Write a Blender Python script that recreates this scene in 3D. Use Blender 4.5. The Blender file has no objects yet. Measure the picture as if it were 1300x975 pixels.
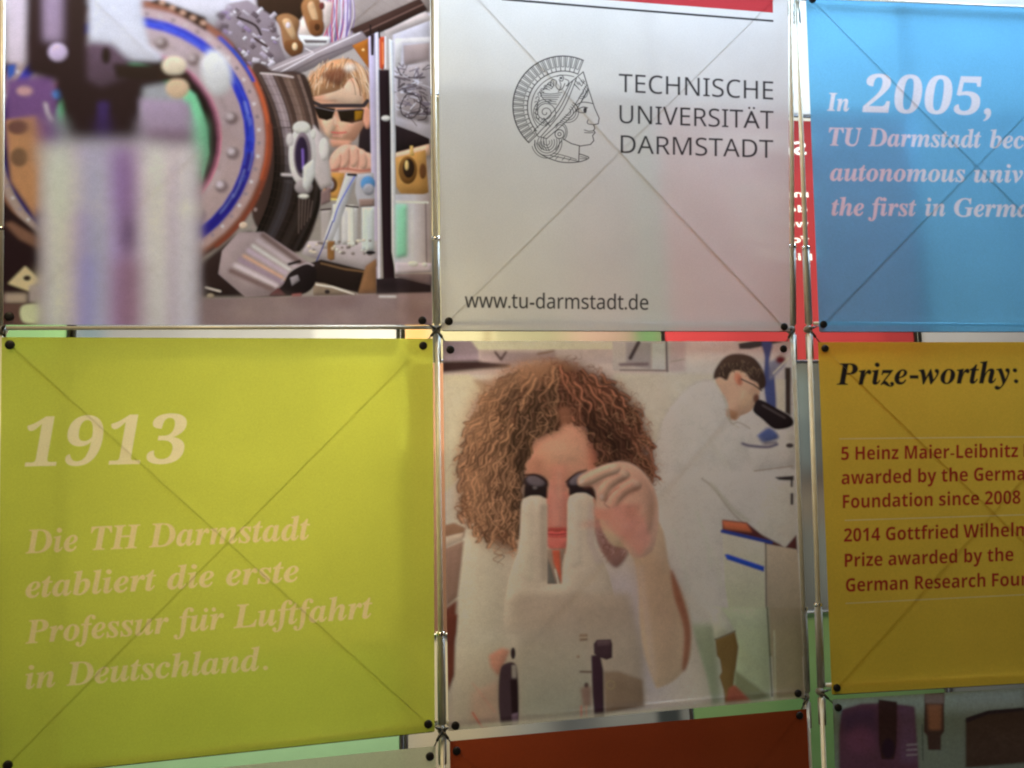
import bpy, math, random
import numpy as np
from mathutils import Vector, Matrix
random.seed(7); rng = np.random.default_rng(7)
sc = bpy.context.scene

# ------------------------------------------------------------------ camera
S = 0.74                                  # metres between two hubs of the display frame
ORG = Vector((0.0, 0.0, 1.60))            # hub between the green and the university panel
YAW, PIT, ROL = 0.24549, 0.05773, -0.01974
CAM = ORG + Vector((-0.39313, -2.34775, -0.26604)) * S
cyw, syw, cp_, sp_ = math.cos(YAW), math.sin(YAW), math.cos(PIT), math.sin(PIT)
FWD = Vector((syw*cp_, cyw*cp_, sp_)); R0 = Vector((cyw, -syw, 0)); U0 = R0.cross(FWD)
RGT = R0*math.cos(ROL) + U0*math.sin(ROL); UPV = -R0*math.sin(ROL) + U0*math.cos(ROL)
cd = bpy.data.cameras.new('camera'); cam = bpy.data.objects.new('camera', cd)
sc.collection.objects.link(cam); sc.camera = cam
cd.sensor_width = 36; cd.lens = 1200/1300*36; cd.clip_start = .02; cd.clip_end = 60
cd.dof.use_dof = True; cd.dof.focus_distance = 1.80; cd.dof.aperture_fstop = 9.0
M = Matrix((RGT, UPV, -FWD)).transposed().to_4x4(); M.translation = CAM
cam.matrix_world = M

# ------------------------------------------------------------------ light and exposure
sc.view_settings.view_transform = 'Standard'; sc.view_settings.look = 'None'
sc.view_settings.exposure = 0; sc.view_settings.gamma = 1; sc.view_settings.use_curve_mapping = False
sc.cycles.max_bounces = 8; sc.cycles.transmission_bounces = 6; sc.cycles.transparent_max_bounces = 12
sc.cycles.use_denoising = True; sc.cycles.filter_width = 2.1; sc.cycles.caustics_refractive = True
world = bpy.data.worlds.new('World'); sc.world = world; world.use_nodes = True
bg = world.node_tree.nodes['Background']; bg.inputs[0].default_value = (.55, .5, .42, 1); bg.inputs[1].default_value = .07

def area(name, loc, target, w, h, power, col, spread=180):
    l = bpy.data.lights.new(name, 'AREA'); l.shape = 'RECTANGLE'; l.size = w; l.size_y = h
    l.energy = power; l.color = col; l.spread = math.radians(spread)
    o = bpy.data.objects.new(name, l); sc.collection.objects.link(o); o.location = loc
    o.rotation_euler = (Vector(target) - Vector(loc)).to_track_quat('-Z', 'Y').to_euler()
    return o
area('daylight_lamp', (.68, .62, 3.05), (.50, .18, 1.9), 2.8, .5, 176, (.60, .78, 1.0))
area('warm_lamp_behind', (.06, .9, 1.62), (.06, 0, 1.54), .5, .5, 42, (1.0, .89, .60))
area('warm_lamp_behind_left', (-.9, 1.9, 1.5), (-.3, 0, 1.5), .9, .9, 14, (1.0, .92, .75))
area('warm_lamp_behind_low', (-.35, 1.0, 1.35), (-.35, 0, 1.35), .6, .6, 26, (1.0, .82, .52))
area('fill_behind_right', (1.25, 1.1, 1.85), (1.1, 0, 1.7), .8, .8, 14, (1.0, .90, .50))  # unseen fill, added to raise the backlight on the right-hand panels
area('ceiling_lamp_in_front', (-.9, -1.6, 3.6), (.1, 0, 1.3), .8, .8, 38, (1.0, .76, .45))

# ------------------------------------------------------------------ geometry helpers
PL1 = (ORG.copy(), Vector((0, 1, 0)))                         # plane of the left display unit
a2, b2, c2 = -0.15299, -0.01159, 0.01563                      # the right unit stands a little turned
n2 = Vector((-math.sin(a2), math.cos(a2), -c2)).normalized()
PL2 = (ORG + Vector((1.07011, 0.01481, 0.01373))*S, n2)
PLB = (ORG + Vector((0, .40, 0)), Vector((0, 1, 0)))          # rear side of the display
def P(x, y, pl=PL1, d=0.0):
    """where the sight line (x, y) of the photograph meets a plane of the display set d metres towards the viewer"""
    ray = FWD + RGT*((x-650)/1200) + UPV*((487.5-y)/1200)
    t = (pl[0]-pl[1]*d-CAM).dot(pl[1]) / ray.dot(pl[1])
    return CAM + ray*t
def homog(src, dst):
    A = []
    for (x, y), (u, v) in zip(src, dst):
        A.append([x, y, 1, 0, 0, 0, -u*x, -u*y, -u]); A.append([0, 0, 0, x, y, 1, -v*x, -v*y, -v])
    return np.linalg.svd(np.array(A, float))[2][-1].reshape(3, 3)
def happ(H, pts):
    p = np.asarray(pts, float).reshape(-1, 2); q = np.c_[p, np.ones(len(p))] @ H.T
    return q[:, :2]/q[:, 2:]
def mesh_obj(name, verts, faces, mat, parent=None, smooth=False, uvs=None):
    me = bpy.data.meshes.new(name); me.from_pydata([tuple(v) for v in verts], [], faces)
    if uvs is not None:
        ul = me.uv_layers.new(name='UVMap')
        for l in me.loops: ul.data[l.index].uv = uvs[l.vertex_index]
    if smooth: me.polygons.foreach_set('use_smooth', [True]*len(me.polygons))
    me.materials.append(mat); me.update()
    o = bpy.data.objects.new(name, me); sc.collection.objects.link(o)
    if parent is not None: put_under(o, parent)
    return o
def put_under(o, parent):
    o.parent = parent; o.matrix_parent_inverse = Matrix.Translation(-parent.location) if parent.type == 'EMPTY' else parent.matrix_world.inverted()
def thing(name, label, cat, loc, group=None):
    o = bpy.data.objects.new(name, None); sc.collection.objects.link(o); o.location = loc; o.empty_display_size = .05
    o['label'] = label; o['category'] = cat
    if group: o['group'] = group
    return o
def tube(a, b, r, n=10, r2=None, caps=True):
    a = Vector(a); b = Vector(b); d = (b-a).normalized(); r2 = r if r2 is None else r2
    s = d.orthogonal().normalized(); t = d.cross(s); V = []; F = []
    for c, rr in ((a, r), (b, r2)):
        for k in range(n):
            an = 2*math.pi*k/n; V.append(c + s*math.cos(an)*rr + t*math.sin(an)*rr)
    for k in range(n): F.append((k, (k+1) % n, n+(k+1) % n, n+k))
    if caps: F.append(tuple(range(n))[::-1]); F.append(tuple(range(n, 2*n)))
    return V, F
def join(*vf):
    V = []; F = []
    for v, f in vf:
        k = len(V); V += list(v); F += [tuple(i+k for i in q) for q in f]
    return V, F
def lathe(c, axis, prof, n=16):
    d = axis.normalized(); s = d.orthogonal().normalized(); t = d.cross(s); V = []; F = []
    for h, r in prof:
        for k in range(n):
            an = 2*math.pi*k/n; V.append(c + d*h + s*math.cos(an)*r + t*math.sin(an)*r)
    for i in range(len(prof)-1):
        for k in range(n): F.append((i*n+k, i*n+(k+1) % n, (i+1)*n+(k+1) % n, (i+1)*n+k))
    F.append(tuple(range(n))[::-1]); F.append(tuple(range((len(prof)-1)*n, len(prof)*n)))
    return V, F

# ------------------------------------------------------------------ materials
def new_mat(name):
    m = bpy.data.materials.new(name); m.use_nodes = True; nt = m.node_tree; nt.nodes.clear()
    return m, nt, nt.nodes, nt.links
def metal(name, col, rough, metallic=1.0, streak=.15, scale=60):
    m, nt, N, L = new_mat(name)
    out = N.new('ShaderNodeOutputMaterial'); b = N.new('ShaderNodeBsdfPrincipled')
    tc = N.new('ShaderNodeTexCoord'); no = N.new('ShaderNodeTexNoise'); no.inputs['Scale'].default_value = scale
    mx = N.new('ShaderNodeMix'); mx.data_type = 'RGBA'
    mx.inputs['A'].default_value = (*[c*(1-streak) for c in col], 1); mx.inputs['B'].default_value = (*[min(1, c*(1+streak)) for c in col], 1)
    L.new(tc.outputs['Object'], no.inputs['Vector']); L.new(no.outputs['Fac'], mx.inputs['Factor']); L.new(mx.outputs['Result'], b.inputs['Base Color'])
    b.inputs['Metallic'].default_value = metallic; b.inputs['Roughness'].default_value = rough
    L.new(b.outputs[0], out.inputs[0]); return m
def fabric(name, img=None, col=None, trans=.5, see=.10, rough=.55, mottle=.05, grain=.06):
    """printed display film: scatters light on both sides and lets a little of what stands behind it through"""
    m, nt, N, L = new_mat(name)
    out = N.new('ShaderNodeOutputMaterial'); tc = N.new('ShaderNodeTexCoord')
    if img is not None:
        c = N.new('ShaderNodeTexImage'); c.image = img; c.interpolation = 'Cubic'; c.extension = 'EXTEND'
        L.new(tc.outputs['UV'], c.inputs['Vector']); cout = c.outputs['Color']
    else:
        c = N.new('ShaderNodeRGB'); c.outputs[0].default_value = (*col, 1); cout = c.outputs[0]
    def noise(scale, det, amp):
        n = N.new('ShaderNodeTexNoise'); n.inputs['Scale'].default_value = scale; n.inputs['Detail'].default_value = det
        L.new(tc.outputs['Object'], n.inputs['Vector'])
        r = N.new('ShaderNodeMapRange'); r.inputs['From Min'].default_value = .25; r.inputs['From Max'].default_value = .75
        r.inputs['To Min'].default_value = 1-amp; r.inputs['To Max'].default_value = 1+amp
        L.new(n.outputs['Fac'], r.inputs['Value']); return r.outputs[0], n.outputs['Fac']
    n1, f1 = noise(7, 3, mottle); n2_, f2 = noise(420, 2, grain)
    wv = N.new('ShaderNodeMath'); wv.operation = 'MULTIPLY'; L.new(n1, wv.inputs[0]); L.new(n2_, wv.inputs[1])
    sc_ = N.new('ShaderNodeVectorMath'); sc_.operation = 'SCALE'; L.new(cout, sc_.inputs[0]); L.new(wv.outputs[0], sc_.inputs['Scale'])
    colr = sc_.outputs[0]
    d = N.new('ShaderNodeBsdfDiffuse'); t = N.new('ShaderNodeBsdfTranslucent'); s = N.new('ShaderNodeBsdfRefraction'); g = N.new('ShaderNodeBsdfGlossy')
    s.inputs['IOR'].default_value = 1.12; s.inputs['Roughness'].default_value = rough
    g.inputs['Roughness'].default_value = .45
    for q in (d, t, s): L.new(colr, q.inputs['Color'])
    bp = N.new('ShaderNodeBump'); bp.inputs['Strength'].default_value = .12; bp.inputs['Distance'].default_value = .001
    L.new(f2, bp.inputs['Height'])
    for q in (d, g): L.new(bp.outputs[0], q.inputs['Normal'])
    m1 = N.new('ShaderNodeMixShader'); m1.inputs[0].default_value = trans; L.new(d.outputs[0], m1.inputs[1]); L.new(t.outputs[0], m1.inputs[2])
    m2 = N.new('ShaderNodeMixShader'); m2.inputs[0].default_value = see; L.new(m1.outputs[0], m2.inputs[1]); L.new(s.outputs[0], m2.inputs[2])
    m3 = N.new('ShaderNodeMixShader'); m3.inputs[0].default_value = .02; L.new(m2.outputs[0], m3.inputs[1]); L.new(g.outputs[0], m3.inputs[2])
    L.new(m3.outputs[0], out.inputs[0]); return m
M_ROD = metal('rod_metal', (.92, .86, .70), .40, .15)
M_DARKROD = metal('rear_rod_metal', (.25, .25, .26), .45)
M_SLEEVE = metal('sleeve_metal', (.42, .42, .38), .5, .6)
M_HUB = metal('hub_plastic', (.22, .21, .17), .35, 0.0)
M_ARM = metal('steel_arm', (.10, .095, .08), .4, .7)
M_WIRE = metal('brace_wire', (.42, .40, .36), .55, .3)
M_PIN = metal('black_rubber', (.012, .011, .011), .5, 0.0)
M_CLIP = metal('bright_clip', (.9, .88, .8), .15)

# ------------------------------------------------------------------ print painting (flat print on the films)
# rough level of the real light on the panels, so that colours read off the photograph become print colours
ILL = ((10, 1290), (12, 966), [[[0.88, 0.92, 0.91], [0.88, 0.91, 0.91], [1.01, 1.04, 1.07], [1.03, 1.08, 1.1], [1.05, 1.1, 1.16], [1.05, 1.12, 1.14], [1.12, 1.19, 1.25], [1.13, 1.23, 1.33], [1.14, 1.26, 1.4], [1.12, 1.25, 1.4], [1.07, 1.17, 1.32], [1.08, 1.21, 1.36], [0.92, 1.05, 1.22], [0.85, 0.96, 1.12]], [[0.65, 0.67, 0.6], [0.64, 0.64, 0.6], [0.7, 0.69, 0.66], [0.76, 0.76, 0.74], [0.81, 0.83, 0.8], [0.79, 0.79, 0.77], [0.9, 0.92, 0.89], [0.91, 0.95, 0.96], [0.9, 0.94, 0.98], [0.91, 0.95, 1.03], [0.92, 0.98, 1.06], [0.95, 1.01, 1.09], [0.91, 1.01, 1.14], [0.86, 0.95, 1.09]], [[0.52, 0.52, 0.41], [0.53, 0.52, 0.45], [0.58, 0.56, 0.49], [0.62, 0.58, 0.52], [0.65, 0.62, 0.56], [0.66, 0.62, 0.55], [0.66, 0.63, 0.57], [0.65, 0.62, 0.58], [0.63, 0.61, 0.59], [0.68, 0.6, 0.62], [0.67, 0.56, 0.59], [0.65, 0.52, 0.57], [0.65, 0.65, 0.72], [0.61, 0.64, 0.7]], [[0.5, 0.5, 0.38], [0.5, 0.48, 0.38], [0.56, 0.52, 0.42], [0.59, 0.55, 0.46], [0.64, 0.58, 0.49], [0.64, 0.57, 0.47], [0.61, 0.56, 0.47], [0.62, 0.57, 0.48], [0.57, 0.52, 0.48], [0.6, 0.47, 0.45], [0.6, 0.44, 0.44], [0.6, 0.4, 0.43], [0.56, 0.52, 0.54], [0.5, 0.48, 0.52]], [[0.48, 0.48, 0.33], [0.52, 0.48, 0.36], [0.58, 0.52, 0.4], [0.63, 0.57, 0.45], [0.68, 0.62, 0.48], [0.69, 0.61, 0.45], [0.66, 0.58, 0.44], [0.6, 0.53, 0.42], [0.55, 0.48, 0.4], [0.54, 0.4, 0.37], [0.52, 0.34, 0.34], [0.51, 0.31, 0.32], [0.47, 0.42, 0.43], [0.47, 0.44, 0.45]], [[0.49, 0.47, 0.31], [0.53, 0.48, 0.35], [0.61, 0.55, 0.4], [0.69, 0.62, 0.45], [0.76, 0.67, 0.49], [0.79, 0.67, 0.48], [0.66, 0.55, 0.4], [0.54, 0.46, 0.35], [0.49, 0.41, 0.34], [0.48, 0.36, 0.32], [0.43, 0.3, 0.28], [0.44, 0.31, 0.29], [0.39, 0.35, 0.35], [0.39, 0.36, 0.35]], [[0.52, 0.47, 0.31], [0.6, 0.53, 0.35], [0.72, 0.63, 0.42], [0.8, 0.69, 0.46], [0.84, 0.72, 0.47], [0.79, 0.67, 0.45], [0.6, 0.47, 0.34], [0.48, 0.39, 0.29], [0.42, 0.34, 0.27], [0.37, 0.31, 0.27], [0.33, 0.28, 0.26], [0.33, 0.29, 0.28], [0.33, 0.3, 0.29], [0.32, 0.3, 0.29]], [[0.52, 0.45, 0.29], [0.57, 0.5, 0.33], [0.67, 0.58, 0.37], [0.76, 0.66, 0.42], [0.78, 0.67, 0.43], [0.66, 0.57, 0.37], [0.53, 0.43, 0.3], [0.41, 0.32, 0.23], [0.36, 0.29, 0.22], [0.31, 0.25, 0.21], [0.28, 0.24, 0.22], [0.28, 0.25, 0.24], [0.28, 0.25, 0.24], [0.27, 0.26, 0.25]], [[0.47, 0.41, 0.26], [0.56, 0.48, 0.31], [0.63, 0.54, 0.34], [0.66, 0.57, 0.36], [0.67, 0.58, 0.38], [0.58, 0.5, 0.32], [0.45, 0.36, 0.25], [0.36, 0.29, 0.21], [0.31, 0.25, 0.19], [0.27, 0.22, 0.19], [0.24, 0.22, 0.19], [0.24, 0.23, 0.2], [0.23, 0.22, 0.21], [0.23, 0.22, 0.2]], [[0.42, 0.38, 0.24], [0.47, 0.42, 0.27], [0.52, 0.45, 0.29], [0.54, 0.48, 0.31], [0.55, 0.48, 0.31], [0.49, 0.42, 0.27], [0.37, 0.31, 0.21], [0.31, 0.26, 0.19], [0.28, 0.23, 0.18], [0.24, 0.21, 0.17], [0.21, 0.2, 0.17], [0.21, 0.2, 0.17], [0.21, 0.2, 0.18], [0.2, 0.2, 0.18]], [[0.35, 0.33, 0.2], [0.38, 0.36, 0.22], [0.42, 0.4, 0.25], [0.43, 0.42, 0.26], [0.44, 0.42, 0.26], [0.39, 0.36, 0.22], [0.36, 0.31, 0.21], [0.32, 0.28, 0.2], [0.28, 0.24, 0.19], [0.23, 0.21, 0.17], [0.2, 0.19, 0.15], [0.2, 0.2, 0.16], [0.2, 0.2, 0.17], [0.2, 0.2, 0.18]], [[0.31, 0.29, 0.18], [0.34, 0.34, 0.2], [0.39, 0.38, 0.23], [0.4, 0.39, 0.24], [0.42, 0.4, 0.25], [0.32, 0.31, 0.18], [0.28, 0.25, 0.16], [0.25, 0.22, 0.15], [0.22, 0.19, 0.14], [0.19, 0.17, 0.12], [0.17, 0.16, 0.12], [0.16, 0.16, 0.12], [0.16, 0.16, 0.12], [0.16, 0.15, 0.13]]])
def illum(x, y):
    if ILL is None: return np.array([1., 1., 1.])
    xs, ys, T = ILL; T = np.array(T)
    fx = min(max((x-xs[0])/(xs[1]-xs[0])*(T.shape[1]-1), 0), T.shape[1]-1.001); fy = min(max((y-ys[0])/(ys[1]-ys[0])*(T.shape[0]-1), 0), T.shape[0]-1.001)
    i, j = int(fx), int(fy); a, b = fx-i, fy-j
    return (T[j, i]*(1-a)+T[j, i+1]*a)*(1-b) + (T[j+1, i]*(1-a)+T[j+1, i+1]*a)*b
def s2l(c):
    c = np.array(c, float)/255; return np.where(c <= .04045, c/12.92, ((c+.055)/1.055)**2.4)
def smooth(pts, closed=True, n=5):
    p = np.array(pts, float); m = len(p); out = []
    for i in range(m if closed else m-1):
        if closed: a, b, c, d = p[i-1], p[i], p[(i+1) % m], p[(i+2) % m]
        else: a, b, c, d = p[max(i-1, 0)], p[i], p[i+1], p[min(i+2, m-1)]
        for k in range(n):
            t = k/n; out.append(.5*((2*b)+(c-a)*t+(2*a-5*b+4*c-d)*t*t+(3*b-a-3*c+d)*t**3))
    if not closed: out.append(p[-1])
    return np.array(out)
def gblur(m, s):
    if s <= .3: return m
    if s > 2.5:                                                        # wide blur: three running means
        w = max(1, int(round((math.sqrt(4*s*s+1)-1)/2)))
        def box(a):
            n = a.shape[0]; p = np.concatenate([np.repeat(a[:1], w+1, 0), a, np.repeat(a[-1:], w, 0)]); c = np.cumsum(p, 0)
            return (c[2*w+1:]-c[:n])/(2*w+1)
        for _ in range(3): m = box(m)
        m = np.swapaxes(m, 0, 1)
        for _ in range(3): m = box(m)
        return np.ascontiguousarray(np.swapaxes(m, 0, 1))
    r = int(3*s)+1; k = np.exp(-.5*(np.arange(-r, r+1)/s)**2); k /= k.sum()
    if m.ndim == 3: return np.stack([gblur(m[..., i], s) for i in range(m.shape[2])], -1)
    def c1(a):
        n = a.shape[1]; p = np.pad(a, ((0, 0), (r, r)), mode='edge'); o = np.zeros_like(a)
        for i, w in enumerate(k): o += w*p[:, i:i+n]
        return o
    return c1(c1(m).T).T
class Canvas:
    def __init__(self, quad, res=1.7, base=(.8, .8, .8)):
        q = np.array(quad, float)                                     # TL TR BR BL in photograph pixels
        self.W = int(res*np.linalg.norm(q[1]-q[0])); self.H = int(res*np.linalg.norm(q[3]-q[0])); self.res = res
        self.Hm = homog(q, [(0, 0), (self.W, 0), (self.W, self.H), (0, self.H)])
        self.b = np.ones((self.H, self.W, 3))*np.array(base); self.raw = False
        self.o = (0, 0); self.k = 1.0; self.round = 0.0
    def view(self, x=0, y=0, k=1.0): self.o = (x, y); self.k = k; return self       # coordinates read off an enlarged view
    def ph(self, pts): return np.asarray(pts, float)/self.k + np.array(self.o)
    def colr(self, c, p):
        if isinstance(c[0], float) or self.raw: return np.array(c, float) if isinstance(c[0], float) else s2l(c)
        x, y = p.mean(0); v = s2l(c)/illum(x, y); return np.clip(v*min(1, .90/v.max())**.7, 0.004, .92)
    def cover(self, polys, pad=2):
        A = np.concatenate(polys); x0, y0 = np.floor(A.min(0)-pad).astype(int); x1, y1 = np.ceil(A.max(0)+pad).astype(int)
        x0 = max(x0, -60); y0 = max(y0, -60); x1 = min(x1, self.W+60); y1 = min(y1, self.H+60)
        if x1 <= x0 or y1 <= y0: return None
        SS = 3; X = np.arange(x0, x1)+.5; Y = y0+(np.arange((y1-y0)*SS)+.5)/SS
        acc = np.zeros((len(Y), len(X)))
        for p in polys:
            for a, b in zip(p, np.roll(p, -1, 0)):
                if a[1] == b[1]: continue
                s = 1 if b[1] > a[1] else -1
                lo, hi = (a, b) if s > 0 else (b, a)
                r0 = np.searchsorted(Y, lo[1]); r1 = np.searchsorted(Y, hi[1])
                if r1 <= r0: continue
                xc = lo[0]+(Y[r0:r1]-lo[1])*(hi[0]-lo[0])/(hi[1]-lo[1])
                acc[r0:r1] += s*np.clip(X[None]-xc[:, None]+.5, 0, 1)
        acc = np.clip(np.abs(acc), 0, 1).reshape(y1-y0, SS, -1).mean(1)
        return acc, x0, y0
    def blend(self, m, x0, y0, col, a):
        h, w = m.shape; xa, ya = max(x0, 0), max(y0, 0); xb, yb = min(x0+w, self.W), min(y0+h, self.H)
        if xb <= xa or yb <= ya: return
        mm = (m[ya-y0:yb-y0, xa-x0:xb-x0]*a)[..., None]
        c = col[ya-y0:yb-y0, xa-x0:xb-x0] if isinstance(col, np.ndarray) and col.ndim == 3 else col
        self.b[ya:yb, xa:xb] = self.b[ya:yb, xa:xb]*(1-mm)+c*mm
    def poly(self, pts, c, bl=0, a=1, sm=False, hole=None, c2=None, ax=None):
        """c2/ax: a print gradient from c to c2 along the axis ax (two points)"""
        p = self.ph(smooth(pts) if sm else pts); q = happ(self.Hm, p); ps = [q]
        if hole is not None: ps.append(happ(self.Hm, self.ph(hole))[::-1] if np.sign(area2(hole)) == np.sign(area2(pts)) else happ(self.Hm, self.ph(hole)))
        s = bl/self.k*self.res; r = self.cover(ps, 3*s+2)
        if r is None: return
        m, x0, y0 = r; m = gblur(m, s); col = self.colr(c, p)
        if c2 is not None:
            A, B = happ(self.Hm, self.ph(ax)); d = B-A; yy, xx = np.mgrid[y0:y0+m.shape[0], x0:x0+m.shape[1]]
            t = np.clip(((xx-A[0])*d[0]+(yy-A[1])*d[1])/(d@d), 0, 1)[..., None]; col = col*(1-t)+self.colr(c2, p)*t
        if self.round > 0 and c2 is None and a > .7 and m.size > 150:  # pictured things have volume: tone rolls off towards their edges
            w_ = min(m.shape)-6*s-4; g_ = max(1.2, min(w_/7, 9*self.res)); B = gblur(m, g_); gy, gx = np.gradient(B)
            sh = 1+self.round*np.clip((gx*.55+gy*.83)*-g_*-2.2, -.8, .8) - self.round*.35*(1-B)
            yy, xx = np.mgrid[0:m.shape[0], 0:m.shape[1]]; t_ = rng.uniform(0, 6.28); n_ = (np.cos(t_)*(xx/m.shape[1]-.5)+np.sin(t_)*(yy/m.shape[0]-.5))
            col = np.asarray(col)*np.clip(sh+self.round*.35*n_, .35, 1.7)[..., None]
        self.blend(m, x0, y0, col, a)
    def ell(self, cx, cy, rx, ry, c, rot=0, bl=0, a=1, **k):
        t = np.linspace(0, 2*np.pi, 40, endpoint=False); r = math.radians(rot)
        e = np.c_[rx*np.cos(t), ry*np.sin(t)] @ np.array([[math.cos(r), math.sin(r)], [-math.sin(r), math.cos(r)]])
        self.poly(e+np.array([cx, cy]), c, bl, a, **k)
    def line(self, pts, w, c, bl=0, a=1, sm=False, taper=False):
        p = self.ph(smooth(pts, False) if sm else pts); q = happ(self.Hm, p); w = w/self.k*self.res; s = bl/self.k*self.res
        pad = w+3*s+2; x0, y0 = np.floor(q.min(0)-pad).astype(int); x1, y1 = np.ceil(q.max(0)+pad).astype(int)
        x0 = max(x0, -40); y0 = max(y0, -40); x1 = min(x1, self.W+40); y1 = min(y1, self.H+40)
        if x1 <= x0 or y1 <= y0: return
        m = np.zeros((y1-y0, x1-x0)); n = len(q)-1
        for i in range(n):
            A, B = q[i], q[i+1]; ww = w*(1-.8*abs(2*i/n-1)) if taper else w
            bx0 = max(int(min(A[0], B[0])-ww-2), x0); bx1 = min(int(max(A[0], B[0])+ww+3), x1)
            by0 = max(int(min(A[1], B[1])-ww-2), y0); by1 = min(int(max(A[1], B[1])+ww+3), y1)
            if bx1 <= bx0 or by1 <= by0: continue
            yy, xx = np.mgrid[by0:by1, bx0:bx1]; xx = xx+.5-A[0]; yy = yy+.5-A[1]; d = B-A; L2 = max(d@d, 1e-9)
            t = np.clip((xx*d[0]+yy*d[1])/L2, 0, 1); dist = np.hypot(xx-t*d[0], yy-t*d[1])
            sl = m[by0-y0:by1-y0, bx0-x0:bx1-x0]; np.maximum(sl, np.clip(ww/2+.5-dist, 0, min(1, ww)), out=sl)
        m = gblur(m, s); self.blend(m, x0, y0, self.colr(c, p), a)
    def text(self, body, style, x0, y0, x1, y1, cap, col, shear=0.0, weight=0.0, capu=.714, a=1.0, soft=.25, up=0.0, bl=0):
        """lettering set between two base line points of the photograph"""
        tris = glyphs(body, style, 0); T = tris.copy(); T[..., 0] -= shear*T[..., 1]
        xm, xM = T[..., 0].min(), T[..., 0].max()
        t = (T[..., 0]-xm)/(xM-xm); px = x0+(x1-x0)*t + up*T[..., 1]/capu*cap; py = y0+(y1-y0)*t - T[..., 1]/capu*cap
        q = happ(self.Hm, np.stack([px, py], -1)).reshape(-1, 3, 2)
        lo = np.floor(q.min((0, 1))-4).astype(int); hi = np.ceil(q.max((0, 1))+4).astype(int); lo = np.maximum(lo, 0); hi = np.minimum(hi, [self.W, self.H])
        if (hi <= lo).any(): return
        m = np.zeros((hi[1]-lo[1], hi[0]-lo[0]))
        for tr in q:
            if tr[:, 0].min() > self.W or tr[:, 0].max() < 0: continue
            r = self.cover([tr], 1)
            if r is None: continue
            c, cx, cy = r; xa, ya = max(cx, lo[0]), max(cy, lo[1]); xb, yb = min(cx+c.shape[1], hi[0]), min(cy+c.shape[0], hi[1])
            if xb > xa and yb > ya: m[ya-lo[1]:yb-lo[1], xa-lo[0]:xb-lo[0]] += c[ya-cy:yb-cy, xa-cx:xb-cx]
        m = np.clip(m, 0, 1); d = weight*self.res
        if d > 0:                                                     # bolder cut: spread the strokes by d canvas pixels
            i = int(d); f = d-i; base = m.copy()
            for dx, dy in ((1, 0), (-1, 0), (0, 1), (0, -1)):
                g = base
                for _ in range(i): g = np.maximum(g, np.roll(g, (dy, dx), (0, 1)))
                m = np.maximum(m, g*(1-f)+np.roll(g, (dy, dx), (0, 1))*f)
        m = gblur(m, soft*self.res); self.blend(m, lo[0], lo[1], np.array(col), a)
    def grit(self, amp, s):
        n = gblur(rng.normal(0, 1, (self.H, self.W)), s); n /= n.std(); self.b *= (1+amp*n)[..., None]
    def defocus(self, pts, s, edge):
        p = self.ph(pts); q = happ(self.Hm, p); r = self.cover([q], 3*edge*self.res+2)
        m, x0, y0 = r; m = gblur(m, edge*self.res); B = gblur(self.b, s*self.res)
        h, w = m.shape; xa, ya = max(x0, 0), max(y0, 0); xb, yb = min(x0+w, self.W), min(y0+h, self.H)
        mm = m[ya-y0:yb-y0, xa-x0:xb-x0, None]; self.b[ya:yb, xa:xb] = self.b[ya:yb, xa:xb]*(1-mm)+B[ya:yb, xa:xb]*mm
    def photo(self, soft=.5, gam=1.0):
        """the tonal unevenness and softness of an enlarged photograph"""
        self.b = gblur(self.b, soft*self.res); self.b = .75*(np.clip(self.b, 0, 1)/.75)**gam
        for amp, sc_ in ((.012, 22), (.012, 8), (.014, 2.2)):
            n = gblur(rng.normal(0, 1, (self.H//2+1, self.W//2+1)), sc_*self.res/2); n = np.repeat(np.repeat(n, 2, 0), 2, 1)[:self.H, :self.W]
            n = gblur(n, 1); n /= n.std(); self.b *= (1+amp*n)[..., None]
    def image(self, name):
        im = bpy.data.images.new(name, self.W, self.H, float_buffer=True); a = np.ones((self.H, self.W, 4), np.float32)
        a[..., :3] = np.clip(self.b, .003, .95)[::-1]; im.pixels.foreach_set(a.ravel()); im.update(); im.pack(); return im
def area2(p): p = np.array(p, float); return np.sum(p[:, 0]*np.roll(p[:, 1], -1)-np.roll(p[:, 0], -1)*p[:, 1])
def styled(s, style):
    U, l, d = {'serif': (0x1D468, 0x1D482, 0x1D7CE), 'sans': (0x1D5A0, 0x1D5BA, 0x1D7E2), 'bold': (0x1D5D4, 0x1D5EE, 0x1D7EC)}[style]
    return ''.join(chr(U+ord(c)-65) if 'A' <= c <= 'Z' else chr(l+ord(c)-97) if 'a' <= c <= 'z' else chr(d+ord(c)-48) if '0' <= c <= '9' else c for c in s)
def glyphs(body, style, weight):
    cu = bpy.data.curves.new('lettering', 'FONT'); cu.body = styled(body, style); cu.offset = weight; cu.resolution_u = 4; cu.fill_mode = 'FRONT'
    o = bpy.data.objects.new('lettering', cu); sc.collection.objects.link(o)
    me = bpy.data.meshes.new_from_object(o.evaluated_get(bpy.context.evaluated_depsgraph_get()))
    me.calc_loop_triangles(); v = np.array([w.co[:2] for w in me.vertices]); t = np.array([k.vertices for k in me.loop_triangles])
    bpy.data.objects.remove(o); bpy.data.curves.remove(cu); bpy.data.meshes.remove(me); return v[t]

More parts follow.
